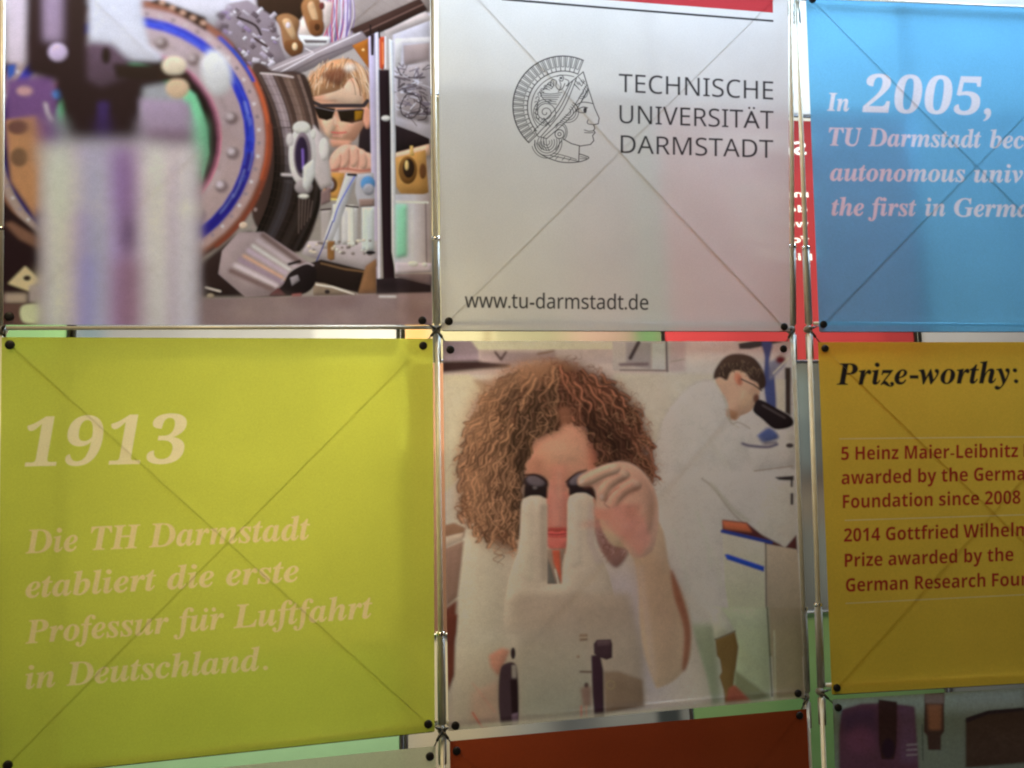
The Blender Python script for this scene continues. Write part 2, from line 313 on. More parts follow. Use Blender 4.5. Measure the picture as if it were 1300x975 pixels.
Q = {  # corners of the panels as they stand (TL TR BR BL, read in photograph pixels)
 'lab':    [(8, -114), (545.5, -60), (549, 412.5), (4, 412.5)],
 'uni':    [(555.5, -57), (1000, -19), (1003, 420.5), (560, 419.5)],
 'green':  [(2, 428), (549.5, 430), (552, 928.5), (-4, 988)],
 'scope':  [(562, 432.7), (1004, 433.4), (1022, 886), (569.5, 928)],
 'orange': [(571, 941), (1024, 900), (1044, 1352), (577, 1428)],
 'grey':   [(-3, 1003), (553, 947), (558, 1440), (-10, 1550)],
 'blue':   [(1023, -2), (1427, 15), (1451, 421), (1040, 421)],
 'amber':  [(1038.5, 434.5), (1452, 434), (1478, 857), (1056, 881.5)],
 'device': [(1057, 888), (1480, 862), (1506, 1330), (1074, 1370)],
}

# ------------------------------------------------------------------ the prints
rnd = random.Random(11)
def jit(c, a): k = rnd.uniform(1-a, 1+a); return tuple(int(min(255, max(0, v*k))) for v in c)

def paint_uni():
    c = Canvas(Q['uni'], 2.4, (.71, .71, .71)); INK = (.045, .045, .05)
    def l(pts, w=1.5, a=1, **k): c.line(pts, w, INK, a=a, **k)
    c.poly([(637, -60), (981, -60), (981.3, 16.2), (780, 0.6), (637, -11)], (.50, .05, .06))
    c.poly([(637, -40), (700, -40), (690, -7), (637, -11)], (.10, .08, .30), bl=5, a=.7)
    l([(638, -1), (780, 10.8), (980.8, 26.6)], 2.8)
    T = dict(capu=.714, soft=.3)
    c.text('TECHNISCHE', 'sans', 785.6, 116.6, 981.6, 126.6, 23, INK, weight=0, **T)
    c.text('UNIVERSITÄT', 'sans', 786.5, 156.2, 982.0, 163.8, 22.8, INK, weight=0, **T)
    c.text('DARMSTADT', 'sans', 788.0, 194.2, 981.6, 200.6, 22.6, INK, weight=0, **T)
    c.text('www.tu-darmstadt.de', 'sans', 590.2, 390.3, 823.0, 393.2, 18.6, INK, weight=.22, **T)
    # emblem: helmeted head in profile, thin lines (coordinates of an enlarged view)
    c.view(640, 60, 6.093); W = 7.0
    def arc(cx, cy, r, a0, a1, ry=None, n=26):
        t = np.radians(np.linspace(a0, a1, n)); return np.c_[cx+r*np.cos(t), cy+(ry or r)*np.sin(t)]
    l(arc(455, 455, 387, -66, -227, n=60), 9); l(arc(458, 462, 278, -66, -222, n=50), 8); l(arc(462, 468, 252, -72, -218, n=50), 6)
    n = 23
    for i in range(n+1):
        a = math.radians(-66-161*i/n); l([(458+279*math.cos(a), 460+279*math.sin(a)), (455+387*math.cos(a), 455+387*math.sin(a))], 6.5)
        if i < n:
            q = []
            for da, r in ((.27, 386), (.27, 306), (.73, 306), (.73, 386)):
                b = math.radians(-66-161*(i+da)/n); q.append((456+r*math.cos(b), 457+r*math.sin(b)))
            l(q[:3]+[q[3]], 5)
    # visor band
    for k, (a, b, m) in enumerate([((505, 285), (232, 640), (395, 480)), ((530, 262), (262, 668), (425, 482)), ((560, 240), (285, 690), (455, 482)), ((640, 290), (300, 700), (508, 500)), ((650, 318), (330, 706), (530, 522))]):
        l([a, m, b], 6.5, sm=True)
    l([(480, 300), (612, 190), (640, 285)], 7); l([(548, 255), (600, 300), (620, 262)], 5.5); l([(575, 232), (628, 288)], 5.5); l([(540, 285), (585, 330), (560, 300)], 5)
    l([(232, 640), (262, 690), (330, 706)], 6.5)
    for x in range(545, 625, 16): l([(x, 285-(x-545)*.55), (x+14, 300-(x-545)*.5)], 5)
    # face
    l([(612, 190), (652, 320), (700, 470), (735, 548), (728, 592), (692, 600), (702, 628), (692, 642), (704, 660), (684, 684), (694, 722), (668, 752), (590, 764), (520, 745), (455, 708)], 7.5)
    l([(560, 446), (600, 426), (650, 428), (690, 437)], 7, sm=True); l([(558, 492), (585, 472), (615, 462), (645, 468)], 7, sm=True); l([(558, 494), (590, 506), (632, 506), (638, 470)], 6)
    c.ell(626, 486, 13, 20, INK); l([(650, 560), (643, 582), (655, 594), (690, 598)], 6.5, sm=True)
    l([(620, 640), (655, 650), (694, 646)], 6); l([(622, 660), (660, 662), (690, 660)], 6)
    l([(600, 420), (640, 350), (655, 330)], 5.5)
    # neck
    l([(448, 716), (398, 795)], 6.5); l([(582, 764), (577, 880)], 7.5)
    l([(238, 720), (240, 770), (268, 815), (330, 852), (430, 886), (520, 892), (600, 882), (655, 856), (625, 838), (585, 826)], 7.5, sm=True)
    l([(360, 838), (460, 858), (570, 882)], 6, sm=True); l([(378, 818), (470, 840), (560, 868)], 5.5, sm=True); l([(590, 845), (640, 855)], 5); l([(588, 862), (640, 862)], 5)
    for x in (420, 470, 520): l([(x, 840+(x-420)*.15), (x-22, 868+(x-420)*.12)], 4.5)
    # earring and curls
    c.ell(428, 672, 38, 38, INK, hole=arc(428, 672, 31, 0, 351, n=40)); c.ell(428, 672, 16, 16, INK, hole=arc(428, 672, 9.5, 0, 351, n=24))
    for r in (56, 72): l(arc(436, 655, r*.72, -150, 60, r), 5.5)
    for k in range(6):
        r = 22+k*19; l(arc(330, 735, r, -30+k*4, 195-k*6, r*1.05), 5.5)
    for k in range(4): l([(270+k*18, 700+k*2), (258+k*24, 740+k*6), (290+k*20, 790+k*4)], 5.5, sm=True)
    for k in range(4): l(arc(492, 500, 24+k*20, -60, 130, 28+k*18), 5.5)
    for k in range(3): l(arc(600, 345, 16+k*16, -60, 120, 20+k*16), 5)
    # spiral on the helmet and the winged creature above it
    l([(320+(8+2.4*t)*math.cos(t*.42), 505+(8+2.4*t)*math.sin(t*.42)) for t in range(0, 34)], 6)
    for r in (84, 102): l(arc(322, 505, r*.93, 100, 300, r), 5.5)
    for k in range(5): l([(285+k*8, 352+k*17), (360, 362+k*14), (448-k*12, 350+k*18)], 5.5, sm=True)
    l([(275, 340), (300, 395), (350, 430), (405, 440)], 6, sm=True)
    for k in range(4): l([(290+k*14, 335-k*16), (318+k*14, 322-k*18), (352+k*12, 330-k*10)], 5.5, sm=True)
    l([(355, 290), (372, 250), (405, 262), (400, 300), (425, 330), (452, 318), (470, 280)], 6.5, sm=True)
    l([(365, 322), (385, 290), (378, 262)], 6, sm=True); l([(410, 225), (440, 215), (460, 235), (448, 262), (425, 250)], 6.5, sm=True)
    l([(470, 245), (500, 262), (488, 300)], 6, sm=True); l([(430, 262), (440, 300), (420, 345)], 6, sm=True); c.ell(440, 238, 12, 9, INK)
    for k in range(9):
        a = math.radians(-120-k*10); x, y = 458+212*math.cos(a), 468+212*math.sin(a); l(arc(x, y, 13, 40*k, 40*k+270, n=10), 5); c.ell(x+9, y+16, 5, 5, INK)
    for k in range(5):
        a = math.radians(-208-k*4); x, y = 470+205*math.cos(a), 470+205*math.sin(a); l([(x, y), (x+20, y-18), (x+36, y+2)], 5, sm=True)
    c.view(); c.grit(.006, 1.2); return c

def paint_green():
    c = Canvas(Q['green'], 1.8, (.63, .69, .11)); T = (.95, .86, .60)
    c.text('1913', 'serif', 31.5, 592.0, 237, 587.6, 64, T, capu=.735, shear=.0-.16, weight=.15)
    for s, x0, y0, x1, y1, h in (('Die TH Darmstadt', 32.6, 702.5, 393.4, 684.7, 29), ('etabliert die erste', 32.6, 759, 379, 738, 28.5),
                                 ('Professur fur Luftfahrt', 32.6, 817, 472.5, 784.3, 28.5), ('in Deutschland.', 32.6, 874.7, 340, 850, 28.5)):
        c.text(s, 'serif', x0, y0, x1, y1, h, (.88, .74, .42), capu=.66, shear=.10, weight=.24)
    for x, y in ((261.5, 774.5), (271.5, 773.8)): c.ell(x, y, 2.7, 2.7, (.88, .74, .42))
    c.grit(.012, 1.0); return c

def paint_blue():
    c = Canvas(Q['blue'], 1.8, (.17, .52, .82)); T = (.80, .80, .88)
    def t(s, x0, y0, x1, y1, h, **k): c.text(s, 'serif', x0, y0, x1, y1, h, T, capu=k.get('cu', .66), shear=k.get('sh', .10), weight=.24)
    t('In', 1050, 140.4, 1078, 141, 22); t('2005,', 1095, 142, 1258, 146, 49.5, cu=.735, sh=-.13)
    t('TU Darmstadt', 1052.5, 184.5, 1245.5, 187.3, 22); t('became an', 1257, 187.5, 1403, 190, 22)
    t('autonomous', 1054, 229.2, 1224.7, 230.7, 22); t('university,', 1236.7, 231, 1385, 232.5, 22)
    t('the first', 1056, 273.3, 1163, 274, 22); t('in', 1175, 274, 1200, 274.2, 22); t('Germany.', 1211.5, 274.6, 1350, 275.5, 22)
    c.grit(.012, 1.0); return c

def paint_amber():
    c = Canvas(Q['amber'], 1.8, (.80, .54, .06)); R = (.42, .028, .02)
    c.text('Prize-worthy:', 'serif', 1062.5, 488.4, 1292.6, 486, 26.4, (.02, .018, .02), capu=.66, shear=.10, weight=.3)
    def t(s, x0, y0, x1, y1, h=16.8): c.text(s, 'bold', x0, y0, x1, y1, h, R, weight=0, capu=.714)
    t('5 Heinz Maier-Leibnitz', 1068, 584, 1292.5, 580.4); t('Prizes', 1299.5, 580.2, 1365, 579)
    t('awarded by the', 1068.3, 615, 1228.7, 610.8); t('German Research', 1236.5, 610.6, 1411, 608)
    t('Foundation since 2008', 1070, 645.2, 1295.6, 639.4)
    t('2014 Gottfried', 1071.4, 687.8, 1216.2, 683); t('Wilhelm Leibniz', 1223, 682.8, 1388, 678)
    t('Prize awarded by the', 1072.4, 719.8, 1286.6, 712.0)
    t('German Research', 1073.8, 751.2, 1251, 744.9); t('Foundation', 1259.4, 744.7, 1375, 741)
    for a, b in (((1066, 557), (1440, 553)), ((1073, 660.6), (1440, 649)), ((1074, 766), (1440, 748))): c.line([a, b], 1.2, (.80, .72, .50), a=.55)
    c.grit(.012, 1.0); return c

def paint_plain(key, base): c = Canvas(Q[key], 1.2, base); c.grit(.015, 1.0); return c

def paint_device():
    c = Canvas(Q['device'], 1.5, (.34, .40, .36)); c.view(1020, 780, 4.643)
    c.poly([(165, 470), (1300, 400), (1300, 560), (180, 620)], (88, 98, 92), bl=20)
    c.poly([(225, 560), (340, 525), (480, 520), (600, 535), (655, 545), (680, 905), (700, 1400), (215, 1400), (208, 700)], (56, 24, 40), bl=6)
    c.poly([(215, 600), (330, 560), (430, 560), (440, 760), (240, 700)], (42, 20, 44), bl=18, a=.8)
    c.ell(340, 740, 90, 80, (72, 26, 52), bl=22, a=.8); c.poly([(560, 545), (650, 545), (670, 880), (570, 880)], (62, 34, 56), bl=10, a=.8)
    c.poly([(440, 500), (552, 515), (550, 760), (535, 855), (460, 855), (445, 770)], (36, 16, 16), bl=4); c.ell(500, 790, 38, 60, (26, 8, 20), bl=6)
    c.poly([(715, 455), (830, 455), (830, 690), (812, 715), (810, 800), (735, 800), (728, 715), (708, 690)], (44, 26, 22), bl=4)
    c.poly([(730, 530), (815, 530), (810, 680), (740, 680)], (98, 54, 30), bl=8); c.poly([(715, 465), (830, 465), (828, 525), (718, 525)], (84, 68, 66), bl=6)
    c.ell(738, 452, 18, 10, (24, 20, 26), bl=2); c.ell(790, 450, 18, 10, (24, 20, 26), bl=2)
    c.poly([(955, 620), (1090, 575), (1300, 555), (1500, 560), (1500, 860), (1200, 885), (955, 905)], (44, 28, 20), bl=6)
    for k in range(40): c.line([(960+rnd.random()*500, 620+rnd.random()*240)]*1+[(960+rnd.random()*500, 620+rnd.random()*240)], 5, (60, 40, 30), bl=6, a=.2)
    c.poly([(955, 610), (1090, 565), (1300, 548), (1300, 570), (1090, 590), (960, 640)], (30, 18, 22), bl=4)
    for y in (770, 800, 830): c.line([(610, y), (670, y-4)], 8, (110, 100, 100), bl=4, a=.6)
    c.line([(700, 650), (705, 860)], 6, (40, 44, 42), bl=3); c.line([(172, 560), (176, 850)], 10, (40, 56, 30), bl=3)
    c.poly([(0, 1000), (1600, 980), (1700, 2600), (0, 2600)], (70, 74, 66), bl=40); c.view(); g_ = c.b.mean(2, keepdims=True); c.b = (g_+(c.b-g_)*.7)*.92; c.grit(.04, 1.3); return c

def paint_lab():
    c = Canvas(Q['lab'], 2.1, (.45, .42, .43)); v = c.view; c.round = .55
    # room behind: ceiling, bright windows, cable bundles
    c.poly([(300, -120), (560, -120), (560, 200), (300, 200)], (188, 182, 184), bl=4)
    c.poly([(0, -120), (330, -120), (330, 30), (0, 30)], (222, 220, 232), bl=6)
    v(250, 0, 4.0625)
    c.poly([(780, -300), (1250, -300), (1200, 60), (800, 175), (760, 120)], (178, 168, 165), bl=3)
    for k in range(7): c.line([(800+k*45, 20-k*9), (900+k*40, 90-k*14)], 3, (150, 140, 138), bl=1.5, a=.4)
    c.poly([(1010, 160), (1210, 60), (1210, 720), (1010, 640)], (196, 194, 206), bl=4)
    c.poly([(950, 130), (1180, 60), (1215, 100), (980, 190)], (222, 214, 216), bl=3)
    c.poly([(1020, 200), (1200, 190), (1200, 215), (1060, 222), (1050, 340), (1022, 350)], (246, 246, 255), bl=4)
    c.poly([(1065, 235), (1200, 222), (1200, 320), (1068, 340)], (168, 156, 160), bl=4)
    c.poly([(1030, 360), (1200, 310), (1200, 640), (1030, 600)], (160, 152, 156), bl=8)
    for k in range(70):
        x, y = 1035+rnd.random()*160, 330+rnd.random()*280
        c.line([(x, y), (x+rnd.uniform(-50, 50), y+rnd.uniform(-20, 25)), (x+rnd.uniform(-40, 60), y+rnd.uniform(-25, 40))], rnd.choice((5, 8, 12)), rnd.choice([(92, 84, 92), (60, 52, 60), (214, 214, 228), (190, 186, 196), (120, 112, 126)]), bl=1.5, a=.8, sm=True)
    c.line([(1045, 560), (1080, 490), (1140, 500), (1150, 560), (1110, 610), (1060, 590), (1050, 540)], 6, (52, 44, 50), bl=1.5, sm=True)
    c.line([(1130, 520), (1185, 560), (1180, 610), (1140, 620)], 6, (60, 50, 56), bl=1.5, sm=True)
    # cables and brass parts at the top
    c.poly([(330, -300), (800, -300), (790, 60), (690, 260), (430, 340), (260, 220)], (206, 200, 212), bl=8)
    for k in range(46):
        x = rnd.uniform(680, 800); c.line([(x, -60), (x+rnd.uniform(-25, 25), 90), (x+rnd.uniform(-35, 25)-20, 235)], rnd.uniform(4, 9), rnd.choice([(196, 110, 150), (118, 96, 176), (236, 226, 246), (208, 80, 110), (150, 130, 190), (240, 236, 250)]), bl=1.2, a=.85, sm=True)
    c.poly([(300, -40), (600, -40), (620, 30), (540, 110), (410, 110), (310, 60)], (62, 42, 34), bl=6)
    c.poly([(610, 0), (700, 10), (690, 120), (640, 190), (520, 175), (530, 110)], (240, 226, 222), bl=5)
    c.poly([(520, 180), (690, 190), (680, 240), (540, 235)], (250, 250, 255), bl=4); c.poly([(550, 205), (672, 208), (668, 222), (560, 222)], (110, 100, 104), bl=3)
    for pts, col in (([(410, 90), (470, 70), (530, 110), (520, 180), (545, 240), (500, 290), (450, 250), (430, 150)], (158, 118, 84)), ([(540, 20), (610, -30), (650, 60), (640, 170), (590, 180), (560, 120)], (166, 120, 82)),
                     ([(440, 110), (480, 100), (510, 180), (490, 200)], (212, 178, 140)), ([(570, 30), (600, 10), (625, 100), (600, 110)], (220, 184, 146)), ([(460, 210), (540, 215), (545, 270), (500, 295), (455, 255)], (120, 80, 50)), ([(580, 110), (650, 110), (650, 175), (600, 185)], (132, 88, 56))):
        c.poly(pts, col, bl=4, sm=True)
    c.ell(505, 240, 14, 20, (236, 208, 170), bl=3); c.ell(620, 140, 14, 18, (84, 50, 30), bl=3); c.ell(470, 130, 12, 16, (232, 220, 230), bl=3); c.ell(645, 30, 14, 20, (120, 60, 60), bl=3)
    # polished steel clamp, left of the brass
    c.poly([(90, 130), (160, 20), (260, 0), (400, 90), (430, 230), (470, 330), (330, 380), (220, 300), (120, 210)], (150, 138, 148), bl=5)
    for k in range(60):
        x, y = rnd.uniform(110, 420), rnd.uniform(30, 330)
        if y > 60+(x-100)*.9+160 or y < (x-260)*.6: continue
        u_ = rnd.uniform(16, 46); h_ = rnd.uniform(10, 26); r_ = rnd.choice((.7, .7, -.75, .2)); cs, sn = math.cos(r_), math.sin(r_)
        c.poly([(x+cs*p_-sn*q_, y+sn*p_+cs*q_) for p_, q_ in ((-u_/2, -h_/2), (u_/2, -h_/2), (u_/2, h_/2), (-u_/2, h_/2))], rnd.choice([(234, 232, 242), (190, 180, 200), (96, 82, 92), (160, 140, 180), (206, 200, 212), (120, 104, 112)]), bl=2.5, a=.8)
    c.line([(210, 90), (300, 130), (330, 180)], 14, (60, 46, 50), bl=3, sm=True); c.line([(300, 200), (360, 240)], 14, (70, 50, 52), bl=3)
    # beams
    c.poly([(790, 150), (1150, -10), (1190, 50), (1000, 145), (870, 200), (815, 175)], (74, 54, 50), bl=3); c.line([(860, 165), (1170, 20)], 8, (130, 104, 98), bl=2)
    c.poly([(330, 365), (480, 300), (800, 180), (850, 160), (880, 200), (800, 255), (560, 370), (420, 400)], (162, 152, 158), bl=3)
    c.line([(420, 378), (620, 270), (840, 170)], 7, (232, 228, 236), bl=2); c.line([(450, 392), (640, 292), (800, 232)], 9, (120, 110, 116), bl=2); c.line([(380, 365), (600, 270), (560, 250)], 6, (226, 220, 226), bl=2)
    c.poly([(800, 235), (890, 195), (890, 360)], (176, 112, 48), bl=2.5); c.ell(858, 258, 8, 8, (230, 190, 130), bl=2)
    # the man in goggles
    v(250, 0, 4.0625)
    c.poly([(840, 640), (900, 600), (1010, 640), (1120, 680), (1200, 715), (1200, 760), (1010, 790), (900, 800), (830, 790)], (42, 32, 36), bl=3)
    c.poly([(1020, 790), (1200, 742), (1200, 800), (1060, 830), (1020, 815)], (224, 184, 158), bl=3)
    c.poly([(575, 470), (620, 400), (720, 330), (820, 380), (880, 480), (880, 600), (840, 680), (800, 730), (700, 720), (650, 670), (610, 590)], (216, 168, 140), bl=3, sm=True)       # face
    c.poly([(690, 400), (800, 420), (860, 500), (850, 560), (700, 530), (650, 510)], (240, 204, 178), bl=10)
    c.poly([(640, 620), (700, 600), (720, 640), (690, 720), (660, 690)], (236, 196, 168), bl=6); c.poly([(720, 620), (840, 620), (820, 690), (740, 720)], (222, 176, 148), bl=8)
    c.poly([(850, 560), (900, 560), (900, 640), (870, 660)], (226, 164, 138), bl=4, sm=True)                                                                                     # ear
    c.poly([(565, 480), (575, 410), (620, 360), (700, 310), (790, 305), (860, 350), (895, 430), (900, 560), (870, 540), (850, 480), (800, 400), (740, 460), (640, 490), (580, 500)], (196, 150, 112), bl=3, sm=True)
    for k in range(150):
        a = rnd.uniform(0, 1); x = 580+a*300; y = 400-70*math.sin(a*3)+rnd.uniform(-40, 60); dx = rnd.uniform(-45, 5); c.line([(x, y), (x+dx*.5, y+rnd.uniform(18, 34)), (x+dx, y+rnd.uniform(40, 70))] if a < .7 else [(x, y), (x+20, y+40), (x+28, y+90)], rnd.uniform(3, 7), rnd.choice([(232, 200, 164), (214, 172, 130), (150, 98, 66), (120, 76, 50), (244, 222, 196)]), bl=1.5, a=.6, sm=True)
    c.poly([(650, 380), (720, 350), (780, 370), (740, 440), (680, 420)], (120, 76, 56), bl=9, a=.85, sm=True); c.ell(790, 350, 30, 22, (250, 240, 232), bl=10, a=.8)
    c.line([(585, 520), (640, 545), (860, 545), (880, 520)], 22, (64, 56, 60), bl=2)
    c.poly([(598, 545), (715, 560), (700, 610), (670, 622), (628, 610)], (30, 22, 18), bl=2.5); c.poly([(722, 565), (862, 562), (855, 620), (800, 636), (740, 625)], (38, 28, 20), bl=2.5)
    c.poly([(815, 572), (858, 572), (850, 615), (815, 625)], (150, 110, 30), bl=4); c.line([(610, 552), (700, 572), (850, 560)], 5, (120, 112, 116), bl=1.5)
    c.line([(715, 590), (705, 640), (725, 652)], 8, (200, 146, 120), bl=3); c.line([(695, 682), (730, 686), (770, 682)], 10, (196, 108, 100), bl=2.5, sm=True); c.line([(700, 700), (750, 704)], 6, (226, 160, 146), bl=3)
    c.poly([(680, 720), (800, 725), (790, 760), (700, 760)], (196, 146, 122), bl=6)
    c.poly([(590, 600), (640, 640), (660, 700), (640, 690), (600, 640)], (168, 118, 96), bl=12, a=.6); c.poly([(790, 640), (850, 630), (820, 700), (760, 725)], (180, 128, 104), bl=14, a=.6); c.ell(712, 620, 9, 26, (246, 214, 190), bl=5, a=.7); c.line([(600, 510), (650, 520), (720, 518)], 7, (150, 104, 84), bl=5, a=.6)
    # fist under the chin
    c.poly([(680, 850), (700, 790), (760, 745), (830, 760), (900, 810), (915, 870), (880, 930), (760, 960), (690, 930)], (228, 176, 152), bl=3, sm=True)
    c.poly([(850, 790), (930, 800), (1010, 830), (1010, 880), (900, 880), (850, 870)], (222, 172, 148), bl=4, sm=True)
    for x, y, rx_, ry_, ro in ((722, 838, 26, 56, 24), (764, 812, 27, 60, 14), (810, 806, 27, 58, 4), (854, 822, 25, 52, -8)): c.ell(x, y, rx_, ry_, (226, 174, 150), rot=ro, bl=4)
    for x, y in ((706, 806), (752, 774), (806, 762), (852, 786)): c.ell(x, y, 13, 9, (246, 210, 190), bl=5, a=.7)
    for p_ in ([(742, 800), (738, 850), (722, 890)], [(786, 776), (786, 830), (776, 872)], [(832, 776), (834, 826), (826, 866)]): c.line(p_, 8, (150, 88, 74), bl=4, sm=True, a=.7)
    c.line([(690, 880), (760, 870), (840, 880), (900, 875)], 9, (170, 92, 80), bl=4, sm=True)
    # posts right of him
    c.poly([(885, 190), (925, 170), (945, 1480), (910, 1480)], (176, 164, 178), bl=2.5); c.poly([(920, 170), (938, 165), (950, 900), (950, 1480), (935, 1480)], (214, 206, 220), bl=2)
    c.poly([(895, 180), (915, 175), (912, 285), (898, 285)], (52, 40, 46), bl=2)
    c.poly([(938, 360), (992, 360), (1000, 700), (1022, 1490), (962, 1490), (945, 800)], (38, 24, 30), bl=2.5); c.poly([(990, 200), (1012, 210), (1025, 700), (1030, 1440), (1005, 1300), (998, 500)], (222, 220, 232), bl=2)
    c.poly([(940, 190), (972, 190), (970, 340), (960, 362), (942, 350)], (196, 84, 46), bl=3); c.line([(958, 220), (960, 330)], 9, (236, 150, 100), bl=3); c.line([(972, 190), (972, 350)], 10, (240, 240, 250), bl=2)
    c.line([(938, 150), (942, 195)], 9, (40, 30, 34), bl=2); c.line([(895, 130), (895, 180)], 9, (40, 30, 34), bl=2); c.ell(975, 610, 24, 14, (236, 234, 240), bl=3)
    c.ell(1000, 1000, 0.1, .1, (0, 0, 0))
    # brass clamp and clear cylinder on the right
    v(250, 200, 4.0625)
    c.poly([(1022, 0), (1180, -40), (1195, 180), (1165, 192), (1050, 185), (1028, 150)], (172, 132, 78), bl=3); c.poly([(1100, -60), (1115, -60), (1120, -10), (1095, -10)], (190, 160, 100), bl=3)
    c.ell(1088, 65, 48, 72, (116, 82, 44), bl=3); c.ell(1092, 55, 30, 50, (44, 30, 24), bl=3); c.ell(1082, 40, 10, 26, (220, 190, 130), bl=3); c.ell(1165, 70, 18, 40, (98, 66, 40), bl=4)
    c.poly([(1022, 190), (1200, 190), (1200, 560), (1022, 560)], (180, 174, 172), bl=2.5, c2=(150, 134, 128), ax=[(1120, 380), (1200, 380)])
    c.poly([(1026, 240), (1085, 240), (1085, 510), (1026, 520)], (140, 190, 156), bl=9); c.line([(1030, 228), (1190, 232)], 14, (224, 222, 220), bl=3); c.line([(1180, 240), (1185, 540)], 10, (120, 106, 102), bl=3); c.line([(1110, 250), (1110, 520)], 14, (206, 202, 202), bl=5)
    c.poly([(1022, 540), (1210, 545), (1210, 590), (1022, 600)], (176, 162, 158), bl=3); c.ell(1115, 548, 28, 14, (236, 232, 230), bl=4); c.ell(1175, 552, 14, 12, (230, 226, 226), bl=4)
    # low table with small optics
    c.poly([(560, 430), (930, 430), (930, 560), (870, 580), (640, 530), (540, 500)], (172, 158, 152), bl=3)
    for x0, y0, x1, y1, col in ((640, 270, 690, 470, (168, 156, 148)), (700, 240, 740, 450, (190, 184, 180)), (745, 250, 830, 450, (186, 178, 170)), (780, 245, 812, 460, (222, 216, 208)), (850, 255, 915, 480, (204, 204, 202))):
        c.poly([(x0, y0), (x1, y0), (x1, y1), (x0, y1)], col, bl=4)
    c.line([(795, 265), (800, 440)], 10, (240, 238, 230), bl=3); c.line([(870, 270), (876, 470)], 14, (236, 238, 240), bl=4)
    c.poly([(655, 75), (760, 80), (755, 215), (650, 215)], (186, 138, 76), bl=3); c.ell(690, 140, 34, 40, (100, 68, 44), bl=3); c.ell(688, 142, 18, 24, (176, 168, 176), bl=3); c.line([(655, 212), (740, 218)], 12, (240, 206, 120), bl=3)
    c.poly([(820, 85), (912, 78), (918, 250), (835, 255), (815, 180)], (166, 160, 160), bl=3); c.ell(882, 135, 38, 40, (86, 130, 168), bl=4); c.ell(885, 165, 30, 30, (150, 146, 150), bl=4); c.poly([(835, 215), (915, 212), (915, 250), (838, 255)], (140, 116, 106), bl=3)
    c.poly([(770, 78), (830, 90), (700, 430), (650, 460), (655, 420)], (196, 190, 190), bl=3); c.line([(815, 95), (735, 240), (705, 330)], 8, (100, 110, 172), bl=2.5, sm=True); c.line([(700, 330), (650, 460), (600, 570)], 7, (70, 76, 130), bl=2, sm=True)
    c.line([(780, 88), (820, 90)], 14, (30, 26, 30), bl=2); c.line([(770, 250), (830, 256)], 10, (54, 44, 44), bl=2); c.line([(640, 270), (690, 265)], 10, (70, 56, 54), bl=2)
    c.poly([(672, 430), (712, 430), (710, 525), (690, 532), (672, 520)], (134, 96, 56), bl=3)
    for k in range(34): c.ell(rnd.uniform(550, 900), rnd.uniform(420, 500), rnd.uniform(5, 14), rnd.uniform(5, 10), rnd.choice([(236, 230, 222), (104, 88, 80), (200, 184, 160)]), bl=3, a=.8)
    c.poly([(540, 560), (640, 525), (870, 580), (880, 600), (835, 700), (600, 640)], (40, 30, 26), bl=3); c.line([(640, 545), (760, 575), (870, 590)], 8, (124, 94, 64), bl=3); c.poly([(870, 560), (925, 520), (930, 705), (830, 705)], (126, 92, 62), bl=4); c.ell(895, 490, 26, 10, (26, 22, 24), bl=3)
    c.poly([(600, 645), (660, 650), (820, 700), (820, 712), (600, 712)], (130, 112, 92), bl=3); c.line([(615, 655), (700, 668), (810, 705)], 9, (228, 218, 204), bl=2.5); c.ell(672, 692, 14, 11, (40, 32, 34), bl=3)
    c.poly([(925, 625), (1210, 610), (1210, 705), (925, 712)], (44, 34, 34), bl=3); c.poly([(1022, 600), (1210, 600), (1210, 660), (1022, 615)], (108, 92, 88), bl=3)
    # vacuum chamber: drum behind, then the big flange
    v(250, 0, 4.0625)
    v()
    c.poly([(318, 92), (350, 91), (388, 96), (402, 150), (409, 210), (405, 268), (380, 320), (340, 300), (318, 260)], (64, 48, 44), bl=1.2, sm=True)
    Lc = smooth([(316, 93), (338, 140), (348, 195), (342, 250), (322, 300)], False, 5); Rc = smooth([(386, 95), (402, 148), (409, 208), (404, 266), (380, 319)], False, 5)
    bands = [(44, 32, 32), (58, 44, 42), (92, 74, 70), (148, 132, 134), (168, 152, 156), (158, 142, 144), (104, 84, 78), (82, 62, 56), (124, 102, 94), (134, 112, 102), (110, 88, 78), (88, 68, 62), (128, 108, 100), (66, 50, 46)]
    nb = len(bands); nr_ = len(Lc)-1
    for j in range(nr_):
        f = 1.0-.62*min(1, max(0, (j/nr_-.28)/.35)); c.round = 0.0
        for i in range(nb):
            q = [Lc[j]+(Rc[j]-Lc[j])*i/nb, Lc[j]+(Rc[j]-Lc[j])*(i+1.06)/nb, Lc[j+1]+(Rc[j+1]-Lc[j+1])*(i+1.06)/nb, Lc[j+1]+(Rc[j+1]-Lc[j+1])*i/nb]
            c.poly(q, tuple(int(k_*f) for k_ in bands[i]), bl=.7)
    for i in (3, 6, 8, 12): c.line(Lc+(Rc-Lc)*i/nb, 1.2, (38, 28, 26), bl=.7, a=.7)
    c.line([(331, 93), (352, 94.5), (372, 98)], 2, (226, 214, 212), bl=.8, sm=True); c.line([(346, 162), (376, 162)], 1.6, (70, 56, 54), bl=.8); c.line([(350, 226), (386, 228)], 2, (40, 30, 30), bl=.8)
    for k in range(9): y = 112+k*22; c.ell(330+9*math.sin(k*.55), y, 2.3, 2.6, (150, 132, 126), bl=.8, a=.8)
    for k in range(5): c.line([(380+k*4.2, 247+k*2), (379+k*3.6, 296-k*5)], 1.5, (120, 100, 92), bl=.8, a=.6)
    c.round = .5; v(250, 0, 4.0625)
